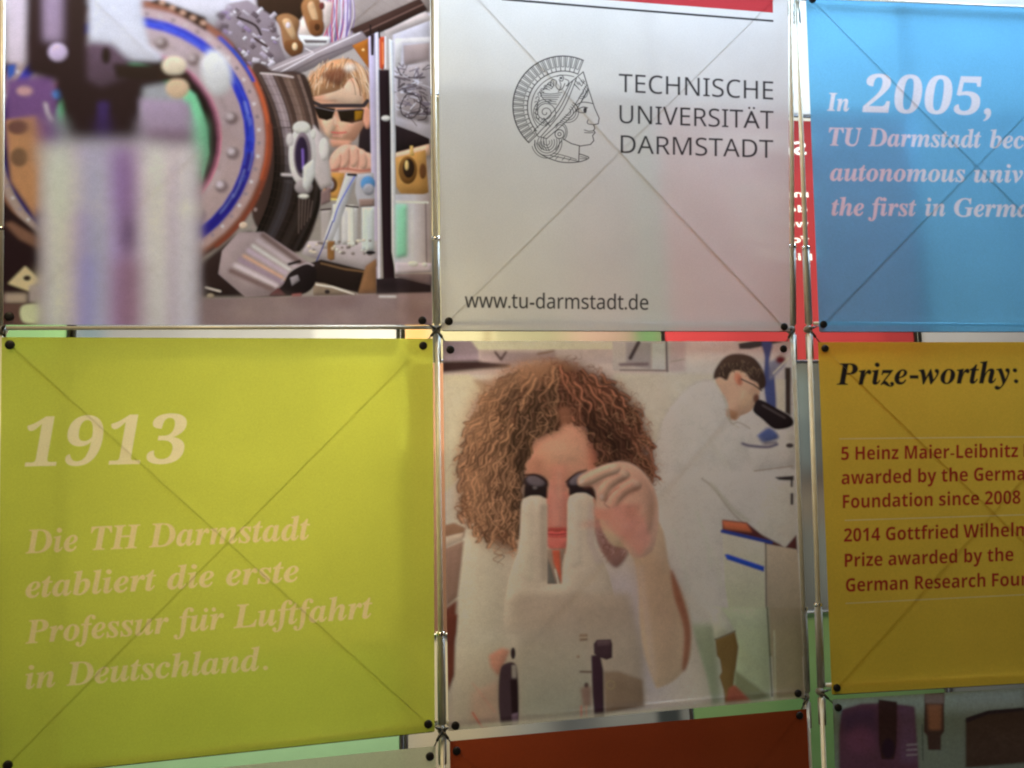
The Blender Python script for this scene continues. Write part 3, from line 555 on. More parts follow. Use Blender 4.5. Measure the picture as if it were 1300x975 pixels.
    c.poly([(600, 640), (650, 700), (690, 880), (700, 960), (640, 980), (600, 900)], (184, 172, 168), bl=5); c.poly([(640, 990), (690, 960), (690, 1040), (640, 1060)], (128, 104, 100), bl=4); c.ell(655, 770, 26, 60, (214, 204, 198), bl=5)
    c.ell(545, 800, 72, 158, (206, 198, 194), bl=3); c.ell(540, 660, 46, 34, (224, 218, 208), bl=4); c.ell(550, 965, 46, 38, (150, 138, 136), bl=4); c.ell(545, 800, 46, 118, (120, 104, 112), bl=4); c.ell(540, 800, 34, 96, (48, 34, 56), bl=4)
    c.line([(545, 770), (548, 870)], 10, (140, 110, 190), bl=4); c.poly([(548, 860), (600, 820), (612, 900), (570, 990), (545, 960)], (214, 210, 210), bl=4); c.ell(480, 720, 20, 34, (196, 188, 184), bl=5); c.ell(600, 690, 14, 26, (226, 220, 216), bl=4); c.ell(550, 1012, 28, 12, (240, 236, 232), bl=4); c.line([(440, 900), (500, 902)], 14, (196, 184, 180), bl=4)
    v()
    CX, CY = 163, 176; c.round = 0.0
    def ring(r, c_, bl=1.0, ry=.965, dx=0): c.ell(CX+dx, CY, r, r*ry, c_, bl=bl)
    ring(184, (74, 52, 48), 1.5, dx=-2); ring(178, (124, 84, 68), 1.5); ring(173.5, (160, 138, 134), 1.5)
    c.line([(CX+178*math.cos(t), CY+172*math.sin(t)) for t in np.linspace(-.55, .30, 16)], 5, (196, 100, 62), bl=1.6); c.line([(CX+180*math.cos(t), CY+174*math.sin(t)) for t in np.linspace(-.1, .9, 12)], 5, (128, 66, 46), bl=1.8)
    c.line([(CX+179*math.cos(t), CY+173*math.sin(t)) for t in np.linspace(-1.5, -.75, 12)], 6, (170, 112, 92), bl=1.6); c.line([(CX+176*math.cos(t), CY+170*math.sin(t)) for t in np.linspace(-.85, -.45, 8)], 5, (52, 84, 190), bl=1.4)
    for k in range(60):
        a = math.radians(k*6+2); c.ell(CX+166*math.cos(a), CY+160*math.sin(a), 2.4, 2.4, (206, 198, 200) if k % 2 else (140, 124, 128), bl=1.1)
    ring(161, (38, 52, 160), 1.4); c.line([(CX+155*math.cos(t), CY+149.5*math.sin(t)) for t in np.linspace(.15, 1.2, 14)], 12, (40, 32, 116), bl=2); c.line([(CX+155*math.cos(t), CY+149.5*math.sin(t)) for t in np.linspace(2.0, 3.6, 20)], 12, (32, 22, 66), bl=2); 
    for k in range(60):
        a0 = rnd.uniform(-1.6, 1.4); c.line([(CX+r_*math.cos(t), CY+r_*.965*math.sin(t)) for r_ in (rnd.uniform(150, 159),) for t in np.linspace(a0, a0+rnd.uniform(.05, .22), 5)], rnd.uniform(1, 3), rnd.choice([(96, 120, 214), (24, 28, 100), (60, 84, 190), (150, 160, 220)]), bl=1.2, a=.5)
    ring(148, (160, 142, 140), 1.2)
    for k in range(90):
        a0 = rnd.uniform(0, 6.28); r_ = rnd.uniform(120, 147); c.line([(CX+r_*math.cos(t), CY+r_*.965*math.sin(t)) for t in np.linspace(a0, a0+rnd.uniform(.1, .6), 6)], rnd.uniform(1, 4), rnd.choice([(184, 170, 170), (136, 118, 116), (170, 150, 146)]), bl=1.8, a=.35)
    c.line([(CX+153*math.cos(t), CY+148*math.sin(t)) for t in np.linspace(-1.45, -.5, 14)], 4, (72, 96, 220), bl=1.2)
    c.poly([(200, -2), (262, 22), (262, 40), (215, 10), (190, 3)], (58, 34, 30), bl=1.2)
    for k in range(5): c.ell(206+k*13, 3+k*6.5, 4, 3, (220, 180, 160), bl=1.2)
    for k in range(18):
        a = math.radians(k*20+8); x, y = CX+133*math.cos(a), CY+128*math.sin(a); c.ell(x+1, y+1, 8.5, 8, (122, 104, 104), bl=1.6); c.ell(x-1.5, y-2, 5, 4.6, (186, 172, 174), bl=1.8)
    ring(119, (176, 120, 134), .8); ring(116, (112, 66, 82), 1.2); ring(112, (26, 14, 18), 1.0); ring(100, (118, 196, 144), 1.0); ring(88, (150, 150, 150), 2)
    c.poly([(236, 112), (248, 120), (262, 160), (265, 195), (255, 235), (245, 250), (240, 200), (232, 150)], (130, 204, 156), bl=1.2); c.line([(250, 190), (262, 182)], 2, (60, 110, 80), bl=.8)
    c.round = .5
    # motor cylinder, lower right of the flange
    v(250, 200, 4.0625)
    c.poly([(0, 560), (200, 400), (280, 380), (420, 560), (420, 720), (0, 720)], (48, 34, 32), bl=8)
    c.poly([(130, 480), (215, 385), (345, 385), (560, 530), (600, 560), (560, 640), (430, 690), (370, 712), (250, 720), (110, 600)], (150, 132, 128), bl=3)
    for t, col, w in ((.0, (112, 92, 86), 26), (.14, (176, 160, 158), 24), (.28, (222, 214, 212), 20), (.40, (176, 156, 160), 26), (.54, (206, 164, 130), 16), (.64, (150, 128, 136), 30), (.78, (196, 180, 176), 26), (.92, (116, 94, 88), 26)):
        a = (150+(345-150)*(1-t)*.92+10, 600-(600-400)*(1-t)); b = (380+(560-380)*(1-t)-10, 690-(690-555)*(1-t)); c.line([a, b], w, col, bl=6)
    c.poly([(440, 660), (480, 590), (560, 550), (612, 570), (610, 650), (560, 700), (470, 715), (375, 712)], (34, 26, 26), bl=3, sm=True); c.line([(435, 640), (480, 585), (560, 545), (600, 556)], 8, (170, 154, 150), bl=3, sm=True)
    c.poly([(480, 620), (520, 605), (530, 635), (490, 662)], (140, 130, 128), bl=3); c.line([(475, 550), (530, 535)], 16, (38, 28, 28), bl=3); c.poly([(370, 712), (420, 670), (460, 712)], (96, 58, 56), bl=4); c.poly([(490, 705), (540, 700), (540, 718), (490, 720)], (150, 92, 84), bl=4)
    c.ell(240, 350, 22, 18, (190, 170, 150), bl=3); c.line([(45, 670), (120, 690)], 10, (190, 176, 160), bl=3); c.ell(70, 715, 20, 14, (150, 134, 110), bl=4)
    c.round = 0.0
    # bench edge
    v()
    c.poly([(-20, 378), (300, 379), (560, 371), (560, 430), (-20, 430)], (128, 108, 102), bl=1.2)
    for k in range(26): x = rnd.uniform(250, 550); c.ell(x, rnd.uniform(380, 410), rnd.uniform(12, 34), rnd.uniform(3, 9), rnd.choice([(146, 126, 112), (108, 86, 80), (150, 132, 124)]), bl=6, a=.4)
    c.line([(482, 376.5), (502, 376.5)], 3, (214, 204, 196), bl=1)
    # dark left foreground
    v(0, 200, 4.063)
    c.poly([(-40, 160), (60, 280), (240, 420), (240, 900), (-40, 900)], (38, 22, 24), bl=6); c.poly([(20, 340), (60, 330), (240, 440), (240, 490), (100, 420)], (116, 84, 66), bl=8)
    c.poly([(40, 650), (130, 560), (210, 630), (150, 690)], (178, 160, 120), bl=5); c.ell(140, 622, 20, 14, (44, 32, 28), bl=4); c.poly([(20, 700), (140, 700), (140, 750), (20, 750)], (150, 132, 110), bl=8); c.poly([(150, 660), (250, 640), (245, 745), (150, 745)], (150, 134, 124), bl=6)
    c.poly([(0, 755), (260, 750), (260, 900), (0, 900)], (92, 68, 58), bl=5); c.poly([(115, 765), (240, 760), (262, 800), (235, 848), (120, 848)], (176, 172, 134), bl=5, sm=True)
    v(0, 0, 4.333)
    c.poly([(40, -400), (170, -400), (160, 350), (40, 350)], (226, 214, 230), bl=14); c.poly([(40, 360), (90, 350), (80, 410), (40, 450)], (56, 96, 176), bl=8)
    c.poly([(30, 440), (300, 400), (340, 800), (230, 1000), (40, 800)], (112, 78, 120), bl=16); c.poly([(30, 660), (200, 640), (240, 1000), (200, 1200), (60, 1000)], (166, 122, 86), bl=10)
    c.ell(100, 700, 60, 40, (108, 74, 66), bl=8); c.ell(105, 865, 48, 52, (112, 84, 62), bl=7); c.ell(135, 500, 44, 26, (190, 150, 150), bl=8); c.ell(218, 830, 18, 34, (226, 204, 176), bl=7); c.line([(250, 570), (262, 620), (285, 665)], 16, (220, 200, 206), bl=6); c.ell(318, 518, 30, 26, (86, 140, 210), bl=8)
    c.round = .25
    # blurred microscope head and its barrel in front
    c.poly([(480, -400), (790, -400), (780, 60), (820, 250), (900, 300), (880, 340), (660, 330), (600, 260), (480, 250)], (232, 234, 252), bl=12)
    c.poly([(150, -400), (490, -400), (485, 260), (600, 300), (700, 380), (900, 400), (1000, 420), (900, 460), (790, 480), (760, 780), (385, 780), (330, 560), (300, 440), (140, 400)], (46, 26, 34), bl=14)
    c.poly([(480, 230), (620, 240), (720, 340), (700, 420), (560, 480), (480, 440)], (96, 76, 92), bl=16); c.ell(583, 305, 26, 48, (34, 18, 18), bl=7)
    c.poly([(230, -400), (350, -400), (345, 230), (240, 230)], (176, 156, 184), bl=18); c.ell(318, 287, 52, 50, (214, 196, 228), bl=4); c.poly([(540, 560), (600, 560), (600, 780), (530, 780)], (62, 42, 92), bl=12)
    c.poly([(620, 350), (900, 350), (1040, 400), (1040, 440), (900, 440), (640, 430)], (44, 28, 28), bl=10); c.poly([(770, 540), (1040, 560), (1080, 700), (1080, 820), (780, 800)], (156, 138, 156), bl=14); c.poly([(800, 720), (1070, 720), (1070, 800), (800, 800)], (108, 86, 98), bl=12)
    c.ell(958, 362, 68, 54, (240, 220, 196), bl=4); c.ell(976, 486, 64, 56, (228, 196, 166), bl=4); c.line([(880, 422), (1040, 424)], 20, (52, 30, 26), bl=5)
    c.ell(1190, 400, 84, 128, (226, 226, 232), rot=-12, bl=14)
    c.poly([(1040, 490), (1090, 560), (1130, 700), (1140, 800), (1110, 930), (1090, 800), (1070, 640)], (140, 214, 168), bl=5)
    v()
    c.round = 0.0
    stops = [(50, (132, 112, 110)), (60, (196, 186, 184)), (74, (226, 218, 212)), (90, (204, 190, 190)), (101, (176, 158, 188)), (113, (188, 180, 224)), (128, (210, 206, 238)), (142, (182, 160, 200)), (154, (130, 104, 132)), (168, (142, 116, 134)), (183, (196, 186, 182)), (203, (210, 202, 192)), (217, (168, 152, 154)), (233, (206, 198, 198)), (246, (176, 166, 166)), (254, (112, 98, 98))]
    c.poly([(52, 184), (95, 179), (165, 178), (250, 186), (252, 430), (50, 430)], (190, 180, 180), bl=3)
    for k in range(68):
        x = 51+k*3.0; j = max(i for i in range(len(stops)) if stops[i][0] <= x); a = stops[j]; b = stops[min(j+1, len(stops)-1)]; t = (x-a[0])/max(b[0]-a[0], 1); col = tuple(int(a[1][i]*(1-t)+b[1][i]*t) for i in range(3))
        for y0 in range(186, 430, 16):
            f = 1.08-.0006*(y0-186); c.poly([(x-.3, y0-.5), (x+3.3, y0-.5), (x+3.3, y0+16.5), (x-.3, y0+16.5)], tuple(int(min(255, q*f)) for q in col), bl=.9)
    for x, w, col in ((79, 30, (222, 216, 192)), (126, 32, (216, 206, 236)), (238, 28, (222, 218, 200))): c.ell(x, 266, w/2, 9, col, bl=4, a=.8)
    c.ell(163, 296, 8, 24, (66, 42, 72), bl=6, a=.85); c.poly([(55, 196), (110, 200), (110, 265), (56, 262)], (226, 216, 206), bl=6, a=.5); c.poly([(138, 186), (172, 186), (170, 275), (144, 270)], (124, 96, 136), bl=6, a=.6)
    c.poly([(140, 330), (183, 330), (180, 420), (138, 420)], (130, 94, 100), bl=8, a=.6); c.poly([(102, 330), (122, 320), (118, 420), (102, 420)], (140, 132, 190), bl=6, a=.5)
    c.defocus([(44, 172), (260, 172), (260, 440), (44, 440)], 5.5, 4); c.defocus([(36, 150), (266, 150), (266, 212), (36, 212)], 6, 6); c.defocus([(25, -120), (290, -120), (290, 170), (25, 190)], 1.6, 6)
    c.photo(.5, 1.14); c.grit(.010, 1.2); return c

def curl(c, x, y, s, col, w, a=.8, ang=None, turns=2):
    """one lock of curly hair: a wavy line running down from (x, y)"""
    ang = rnd.uniform(1.1, 2.0) if ang is None else ang; n = 6*turns; p = []; amp = s*.28; ph = rnd.uniform(0, 6.28)
    for i in range(n+1):
        t = i/n; d = s*t; q = amp*math.sin(t*turns*3.1+ph); p.append((x+math.cos(ang)*d-math.sin(ang)*q, y+math.sin(ang)*d+math.cos(ang)*q))
    c.line(p, w, col, bl=1.6, a=a, sm=False, taper=True)

def paint_scope():
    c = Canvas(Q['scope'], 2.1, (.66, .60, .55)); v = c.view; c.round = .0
    c.poly([(550, 425), (1030, 425), (1030, 940), (550, 940)], (170, 152, 134), bl=1)
    v(550, 410, 4.063)
    c.poly([(30, 80), (1300, 80), (1300, 250), (30, 270)], (172, 152, 138), bl=8)
    c.poly([(190, 92), (1160, 98), (1160, 135), (230, 138)], (222, 206, 166), bl=3); c.poly([(40, 92), (195, 92), (235, 145), (240, 200), (40, 200)], (148, 124, 124), bl=5)
    c.poly([(40, 196), (240, 192), (400, 205), (400, 230), (240, 240), (40, 258)], (62, 42, 38), bl=7); c.poly([(240, 145), (460, 150), (640, 150), (620, 190), (400, 215), (240, 195)], (150, 126, 118), bl=6); c.line([(320, 150), (350, 190), (375, 150)], 12, (80, 60, 54), bl=4); c.line([(540, 160), (620, 145)], 12, (110, 84, 66), bl=5)
    c.poly([(45, 268), (190, 268), (240, 360), (200, 430), (170, 560), (130, 800), (60, 880), (45, 800)], (238, 218, 166), bl=7); c.poly([(190, 270), (290, 330), (300, 370), (230, 400)], (220, 196, 158), bl=9); c.poly([(200, 290), (380, 300), (260, 360)], (150, 116, 86), bl=9, a=.7)
    c.poly([(640, 200), (1000, 215), (1250, 215), (1100, 260), (940, 260), (900, 300), (700, 240)], (186, 164, 150), bl=8)
    v(780, 410, 4.064)
    c.poly([(-10, 90), (290, 100), (280, 250), (-10, 245)], (164, 148, 138), bl=3); c.poly([(60, 100), (190, 100), (190, 240), (60, 210)], (142, 128, 124), bl=5); c.poly([(195, 105), (262, 105), (262, 240), (195, 240)], (176, 164, 158), bl=3)
    c.line([(125, 100), (82, 182)], 20, (60, 48, 48), bl=4); c.line([(30, 215), (170, 212)], 16, (104, 84, 84), bl=5); c.line([(268, 95), (272, 250)], 10, (84, 72, 74), bl=2.5); c.line([(30, 243), (275, 246)], 8, (110, 92, 90), bl=2.5); c.line([(290, 200), (360, 188)], 5, (130, 112, 100), bl=3)
    c.poly([(0, 262), (560, 262), (560, 700), (0, 560)], (172, 156, 138), bl=10)
    # right side of the room: arms and instruments
    c.poly([(620, 90), (930, 60), (930, 560), (800, 560), (640, 300)], (156, 138, 134), bl=8)
    c.poly([(640, 105), (900, 62), (900, 90), (700, 135), (645, 135)], (58, 50, 50), bl=4); c.line([(640, 100), (860, 62)], 9, (206, 188, 160), bl=3)
    c.poly([(760, 100), (815, 105), (800, 200), (830, 300), (832, 460), (790, 440), (770, 300), (775, 180)], (62, 62, 96), bl=5, sm=True); c.poly([(800, 200), (870, 180), (880, 220), (800, 300)], (108, 96, 110), bl=6); c.ell(858, 190, 26, 20, (88, 30, 34), bl=6)
    c.poly([(880, 230), (910, 230), (910, 480), (880, 460)], (48, 36, 34), bl=4); c.poly([(830, 290), (880, 290), (880, 460), (840, 440)], (172, 152, 138), bl=5); c.line([(820, 260), (900, 180)], 9, (190, 170, 150), bl=3)
    c.round = .35
    # his microscope
    c.poly([(600, 560), (700, 540), (930, 560), (930, 760), (700, 770), (620, 700)], (158, 146, 136), bl=6); c.poly([(740, 400), (830, 440), (910, 490), (910, 530), (830, 545), (760, 490), (715, 450)], (32, 24, 26), bl=3)
    c.poly([(720, 600), (760, 560), (800, 540), (845, 575), (840, 600), (760, 622)], (62, 68, 100), bl=7, sm=True); c.poly([(660, 612), (700, 625), (840, 610), (840, 632), (700, 642), (670, 634)], (56, 48, 66), bl=4); c.ell(705, 605, 36, 22, (186, 176, 162), bl=4)
    c.line([(720, 762), (920, 738)], 5, (120, 106, 96), bl=2.5); c.poly([(830, 795), (920, 790), (920, 812), (850, 812)], (34, 28, 28), bl=3); c.poly([(905, 880), (930, 875), (930, 930), (905, 935)], (36, 28, 28), bl=4); c.ell(900, 635, 16, 10, (54, 46, 44), bl=3)
    # his white coat
    c.round = .10
    coat = [(512, 300), (545, 350), (585, 420), (590, 480), (640, 510), (700, 540), (780, 640), (860, 700), (920, 760), (940, 800), (940, 1200), (860, 1160), (700, 1060), (560, 960), (560, 1200), (430, 1500), (330, 1400), (200, 900), (230, 560), (330, 380), (430, 300)]
    c.poly(coat, (172, 160, 144), bl=7, sm=True); c.poly([(400, 420), (560, 380), (590, 520), (700, 580), (640, 760), (480, 720), (360, 560)], (166, 158, 146), bl=22)
    c.line([(500, 640), (560, 700), (600, 760)], 9, (154, 144, 132), bl=6); c.line([(590, 480), (610, 520), (640, 540)], 7, (140, 128, 116), bl=3)
    v(750, 600, 4.194)
    c.poly([(330, 0), (700, 0), (1000, 0), (1090, 150), (1090, 330), (1035, 388), (830, 290), (700, 240), (700, 560), (760, 860), (700, 1000), (560, 900), (480, 620), (400, 380)], (158, 149, 134), bl=8)
    c.poly([(930, 40), (1090, 60), (1090, 330), (1035, 388), (880, 300)], (150, 140, 128), bl=8); c.line([(590, 30), (660, 90), (760, 220), (880, 320), (1010, 385)], 9, (112, 100, 90), bl=4, sm=True); c.line([(640, 60), (760, 200), (840, 260)], 16, (128, 118, 106), bl=7)
    for k in range(5): c.line([(950+k*10, 250+k*20), (1010+k*8, 290+k*12), (1070, 280+k*18)], 6, (130, 120, 110), bl=4, a=.5, sm=True)
    for x, y, x2, y2 in ((440, 300, 520, 640), (640, 400, 690, 600), (560, 200, 640, 500), (720, 640, 740, 800)): c.line([(x, y), ((x+x2)/2+12, (y+y2)/2), (x2, y2)], 16, (138, 130, 116), bl=9, a=.6, sm=True)
    v(780, 410, 4.064)
    for pts, w, col, al in (([(330, 420), (420, 520), (520, 640), (600, 760)], 30, (142, 132, 120), .5), ([(420, 380), (470, 460), (500, 560)], 24, (184, 174, 160), .6), ([(600, 500), (660, 560), (760, 620), (850, 690)], 22, (186, 176, 160), .6), ([(560, 400), (590, 470), (640, 505), (700, 530)], 12, (196, 188, 174), .8), ([(300, 560), (330, 700), (350, 860)], 34, (148, 138, 124), .45), ([(240, 560), (235, 700), (260, 880)], 16, (136, 124, 108), .5), ([(460, 700), (470, 860), (520, 980)], 26, (178, 168, 152), .5), ([(640, 640), (700, 700), (760, 730)], 16, (132, 122, 110), .5)): c.line(pts, w, col, bl=16, sm=True, a=al*.6)
    c.round = .30
    # the man's head
    c.poly([(520, 285), (560, 230), (640, 215), (740, 300), (752, 350), (735, 400), (715, 440), (690, 462), (650, 480), (625, 502), (580, 480), (585, 420), (550, 350)], (176, 134, 112), bl=3, sm=True)
    c.poly([(650, 330), (730, 380), (700, 440), (640, 430)], (184, 142, 118), bl=10); c.poly([(575, 440), (640, 460), (625, 502), (585, 485)], (130, 92, 70), bl=6)
    c.poly([(512, 290), (520, 240), (570, 175), (640, 158), (720, 180), (770, 250), (782, 320), (752, 345), (738, 310), (700, 290), (680, 262), (640, 245), (600, 255), (580, 295), (545, 280)], (62, 44, 38), bl=4, sm=True)
    for k in range(60): x = rnd.uniform(530, 760); y = 175+abs(x-640)*.45+rnd.uniform(0, 60); c.line([(x, y), (x+rnd.uniform(-18, 18), y+rnd.uniform(10, 26))], 5, rnd.choice([(92, 68, 56), (44, 30, 28), (110, 84, 66)]), bl=2, a=.6)
    c.ell(640, 290, 20, 36, (188, 116, 92), rot=-20, bl=5); c.ell(645, 295, 8, 20, (150, 84, 66), bl=4); c.line([(655, 290), (720, 320), (760, 350)], 7, (48, 34, 34), bl=2.5); c.ell(732, 390, 16, 24, (90, 56, 46), bl=5)
    v(750, 600, 4.194)
    # cabinet under his arm
    c.poly([(700, 250), (830, 265), (910, 330), (1035, 400), (1095, 330), (1100, 430), (700, 320)], (58, 30, 30), bl=4); c.poly([(700, 255), (830, 270), (860, 318), (710, 300)], (156, 82, 56), bl=5)
    c.poly([(700, 318), (925, 370), (935, 900), (760, 900), (715, 600)], (150, 146, 124), bl=2.5, c2=(118, 118, 94), ax=[(800, 400), (800, 860)]); c.line([(700, 312), (960, 372)], 20, (34, 44, 92), bl=3); c.poly([(712, 436), (730, 434), (925, 500), (922, 528), (725, 462)], (30, 52, 120), bl=3)
    c.poly([(925, 378), (1100, 410), (1140, 980), (935, 980)], (118, 108, 92), bl=3, c2=(88, 82, 66), ax=[(1000, 400), (1000, 960)]); c.line([(932, 380), (936, 980)], 7, (66, 62, 54), bl=2.5)
    v(800, 780, 4.815)
    c.poly([(490, -40), (850, -40), (860, 560), (600, 560), (640, 100)], (112, 114, 92), bl=8); c.poly([(850, -40), (1040, -40), (1070, 540), (880, 540)], (92, 84, 66), bl=5); c.line([(838, -40), (868, 500)], 10, (58, 58, 46), bl=3); c.line([(880, 100), (890, 520)], 8, (112, 110, 92), bl=4)
    c.poly([(0, 60), (520, 60), (560, 560), (0, 620)], (104, 104, 84), bl=20)
    c.poly([(520, 150), (640, 100), (662, 200), (650, 300), (632, 430), (640, 500), (580, 560), (570, 460), (545, 380), (560, 350), (548, 275), (530, 250)], (80, 62, 36), bl=4); c.line([(520, 152), (640, 102)], 9, (50, 38, 26), bl=3)
    c.poly([(640, 340), (850, 500), (740, 545), (640, 440)], (82, 82, 60), bl=7); c.poly([(582, 560), (600, 450), (640, 430), (740, 530), (700, 560)], (94, 52, 38), bl=6)
    c.poly([(480, -40), (560, -40), (640, 100), (520, 150)], (134, 130, 112), bl=8)
    v(780, 410, 4.064)
    c.poly([(745, 395), (830, 436), (915, 488), (915, 532), (830, 548), (762, 495), (716, 452)], (30, 22, 24), bl=3, sm=True); c.line([(765, 425), (880, 490)], 8, (74, 62, 62), bl=4)
    c.poly([(690, 640), (760, 632), (930, 600), (930, 740), (720, 760)], (166, 154, 142), bl=8, a=.8); c.line([(660, 622), (700, 634), (790, 640), (840, 626)], 14, (58, 50, 72), bl=5, sm=True); c.line([(720, 764), (920, 738)], 6, (112, 98, 88), bl=2.5)
    c.poly([(826, 796), (925, 788), (925, 812), (890, 812), (850, 810)], (34, 28, 28), bl=3); c.line([(915, 800), (915, 842)], 12, (40, 32, 32), bl=3); c.line([(916, 884), (916, 932)], 16, (40, 32, 32), bl=3)
    c.ell(905, 632, 20, 12, (50, 42, 42), bl=3); c.line([(590, 482), (606, 520), (640, 512), (700, 545)], 7, (126, 114, 104), bl=3.5, sm=True); c.line([(560, 372), (584, 440), (592, 500)], 8, (138, 126, 114), bl=5, sm=True)
    c.line([(230, 600), (245, 500), (320, 390), (420, 310), (515, 292)], 8, (146, 132, 118), bl=6, sm=True, a=.7)
    # woman's coat
    v()
    c.poly([(612, 645), (640, 660), (700, 690), (740, 700), (800, 690), (850, 720), (880, 800), (880, 940), (566, 950), (576, 880), (584, 780), (590, 700)], (160, 140, 118), bl=1.8, sm=True)
    c.poly([(612, 648), (590, 700), (582, 800), (575, 900), (640, 900), (640, 700)], (170, 152, 124), bl=9)
    c.poly([(566, 830), (720, 830), (720, 930), (566, 940)], (116, 100, 80), bl=24, a=.8); c.poly([(755, 720), (850, 720), (850, 900), (755, 900)], (136, 122, 120), bl=16, a=.8)
    v(550, 600, 4.876)
    c.poly([(55, 330), (130, 310), (200, 340), (190, 400), (70, 460), (60, 460)], (130, 96, 70), bl=6); c.poly([(60, 400), (190, 370), (180, 420), (70, 460)], (176, 152, 124), bl=4); c.poly([(70, 470), (190, 420), (170, 600), (150, 770), (80, 830)], (128, 98, 78), bl=6); c.poly([(60, 850), (150, 780), (140, 1000), (60, 1100)], (92, 50, 36), bl=7)
    v(550, 780, 4.815); c.poly([(75, 0), (150, 0), (135, 180), (130, 370), (90, 480), (70, 300)], (88, 46, 32), bl=6)
    # face
    v(550, 410, 4.063)
    c.poly([(470, 700), (500, 620), (560, 570), (660, 500), (760, 510), (830, 640), (860, 760), (870, 1000), (800, 1130), (680, 1190), (590, 1130), (540, 1000), (480, 900)], (180, 126, 98), bl=4, sm=True)
    c.poly([(500, 640), (620, 560), (760, 600), (800, 720), (640, 780), (500, 740)], (188, 136, 104), bl=18); c.poly([(780, 560), (840, 640), (850, 720), (790, 700)], (172, 100, 76), bl=10); c.poly([(600, 800), (690, 800), (700, 1000), (600, 1000)], (158, 106, 86), bl=9)
    c.ell(648, 930, 26, 110, (180, 122, 100), bl=12); c.line([(610, 960), (600, 1010)], 8, (126, 60, 50), bl=5)
    # neck and chest between the tubes
    v(550, 600, 4.876)
    c.poly([(700, 120), (840, 120), (840, 460), (700, 460)], (152, 94, 76), bl=8); c.ell(768, 180, 42, 170, (176, 114, 94), bl=14); c.poly([(700, 340), (840, 340), (840, 372), (700, 372)], (134, 56, 46), bl=6)
    c.poly([(700, 372), (730, 362), (768, 370), (800, 360), (840, 370), (830, 400), (770, 410), (710, 400)], (164, 74, 64), bl=4); c.line([(700, 378), (768, 384), (840, 374)], 6, (110, 30, 32), bl=2.5, sm=True); c.poly([(700, 405), (840, 405), (820, 470), (770, 490), (715, 470)], (158, 84, 70), bl=5)
    c.poly([(700, 475), (820, 470), (800, 560), (790, 690), (705, 690)], (120, 96, 78), bl=4); c.poly([(735, 480), (785, 480), (795, 690), (770, 620), (745, 560)], (150, 72, 50), bl=4); c.poly([(705, 520), (735, 600), (760, 690), (705, 690)], (84, 76, 66), bl=4); c.line([(755, 600), (775, 690)], 9, (190, 170, 146), bl=3)
    # hair
    v(550, 410, 4.063)
    hairL = [(540, 220), (620, 215), (700, 260), (720, 420), (680, 520), (600, 560), (540, 590), (500, 640), (470, 720), (470, 900), (500, 1040), (430, 1100), (420, 1180), (340, 1150), (250, 1100), (200, 1020), (140, 990), (150, 850), (130, 740), (170, 600), (200, 500), (240, 410), (300, 340), (380, 270), (460, 230)]
    hairR = [(620, 215), (720, 210), (820, 250), (920, 300), (1000, 370), (1060, 460), (1100, 560), (1120, 680), (1130, 800), (1080, 900), (980, 860), (880, 830), (850, 720), (830, 620), (760, 530), (700, 500), (640, 520), (560, 400)]
    c.poly([(640+(x-640)*1.05, 560+(y-560)*1.04) for x, y in hairL], (142, 104, 78), bl=34, sm=True, a=.55); c.poly([(800+(x-800)*1.06, 560+(y-560)*1.04) for x, y in hairR if y < 900], (118, 84, 66), bl=34, sm=True, a=.4)
    c.poly(hairL, (112, 74, 52), bl=24, sm=True); c.poly(hairR, (82, 49, 36), bl=24, sm=True)
    c.poly([(505, 640), (560, 585), (640, 560), (690, 515), (760, 535), (815, 620), (850, 720), (840, 800), (505, 800)], (180, 126, 98), bl=7, sm=True)
    c.poly([(560, 640), (680, 590), (770, 640), (760, 720), (600, 730)], (192, 140, 108), bl=26, a=.8); c.poly([(800, 600), (850, 680), (850, 780), (805, 760)], (156, 88, 66), bl=16, a=.8)
    c.poly([(490, 700), (560, 690), (580, 780), (480, 800)], (150, 98, 74), bl=16, a=.7); c.poly([(600, 740), (690, 735), (690, 860), (610, 860)], (166, 108, 86), bl=14, a=.8); c.line([(648, 760), (650, 900)], 16, (190, 134, 108), bl=9, a=.7)
    c.line([(500, 660), (560, 590), (640, 562), (692, 520), (762, 540), (818, 622), (852, 720)], 22, (112, 66, 48), bl=14, sm=True, a=.6)
    c.poly([(250, 420), (360, 330), (330, 600), (300, 900), (200, 960), (170, 760)], (168, 118, 82), bl=30, a=.8); c.poly([(500, 330), (640, 300), (720, 420), (620, 560), (520, 600), (440, 760), (420, 560)], (66, 42, 32), bl=20, a=.85)
    c.poly([(760, 380), (900, 420), (1000, 640), (960, 840), (860, 760), (800, 560)], (56, 32, 24), bl=22, a=.85); c.poly([(330, 600), (440, 560), (470, 1000), (400, 1080), (340, 900)], (96, 62, 44), bl=24, a=.7); c.poly([(420, 220), (620, 180), (760, 230), (600, 300), (460, 320)], (134, 94, 66), bl=18, a=.8)
    def inside(poly, x, y):
        r = False; j = len(poly)-1
        for i in range(len(poly)):
            if (poly[i][1] > y) != (poly[j][1] > y) and x < (poly[j][0]-poly[i][0])*(y-poly[i][1])/(poly[j][1]-poly[i][1])+poly[i][0]: r = not r
            j = i
        return r
    tones = dict(light=[(168, 122, 86), (156, 110, 76), (182, 136, 98)], mid=[(122, 82, 58), (104, 68, 48), (140, 96, 68)], dark=[(52, 33, 26), (66, 42, 32), (42, 26, 22), (82, 52, 38)])
    def flow(x, y):
        if x < 640: dx, dy = (x-650)*.75, max(y-300, -40)*1.0+170
        else: dx, dy = (x-600)*.75, max(y-300, -40)*.9+170
        if y > 760: dx *= .35
        h = math.hypot(dx, dy); return dx/h, dy/h
    locks = []
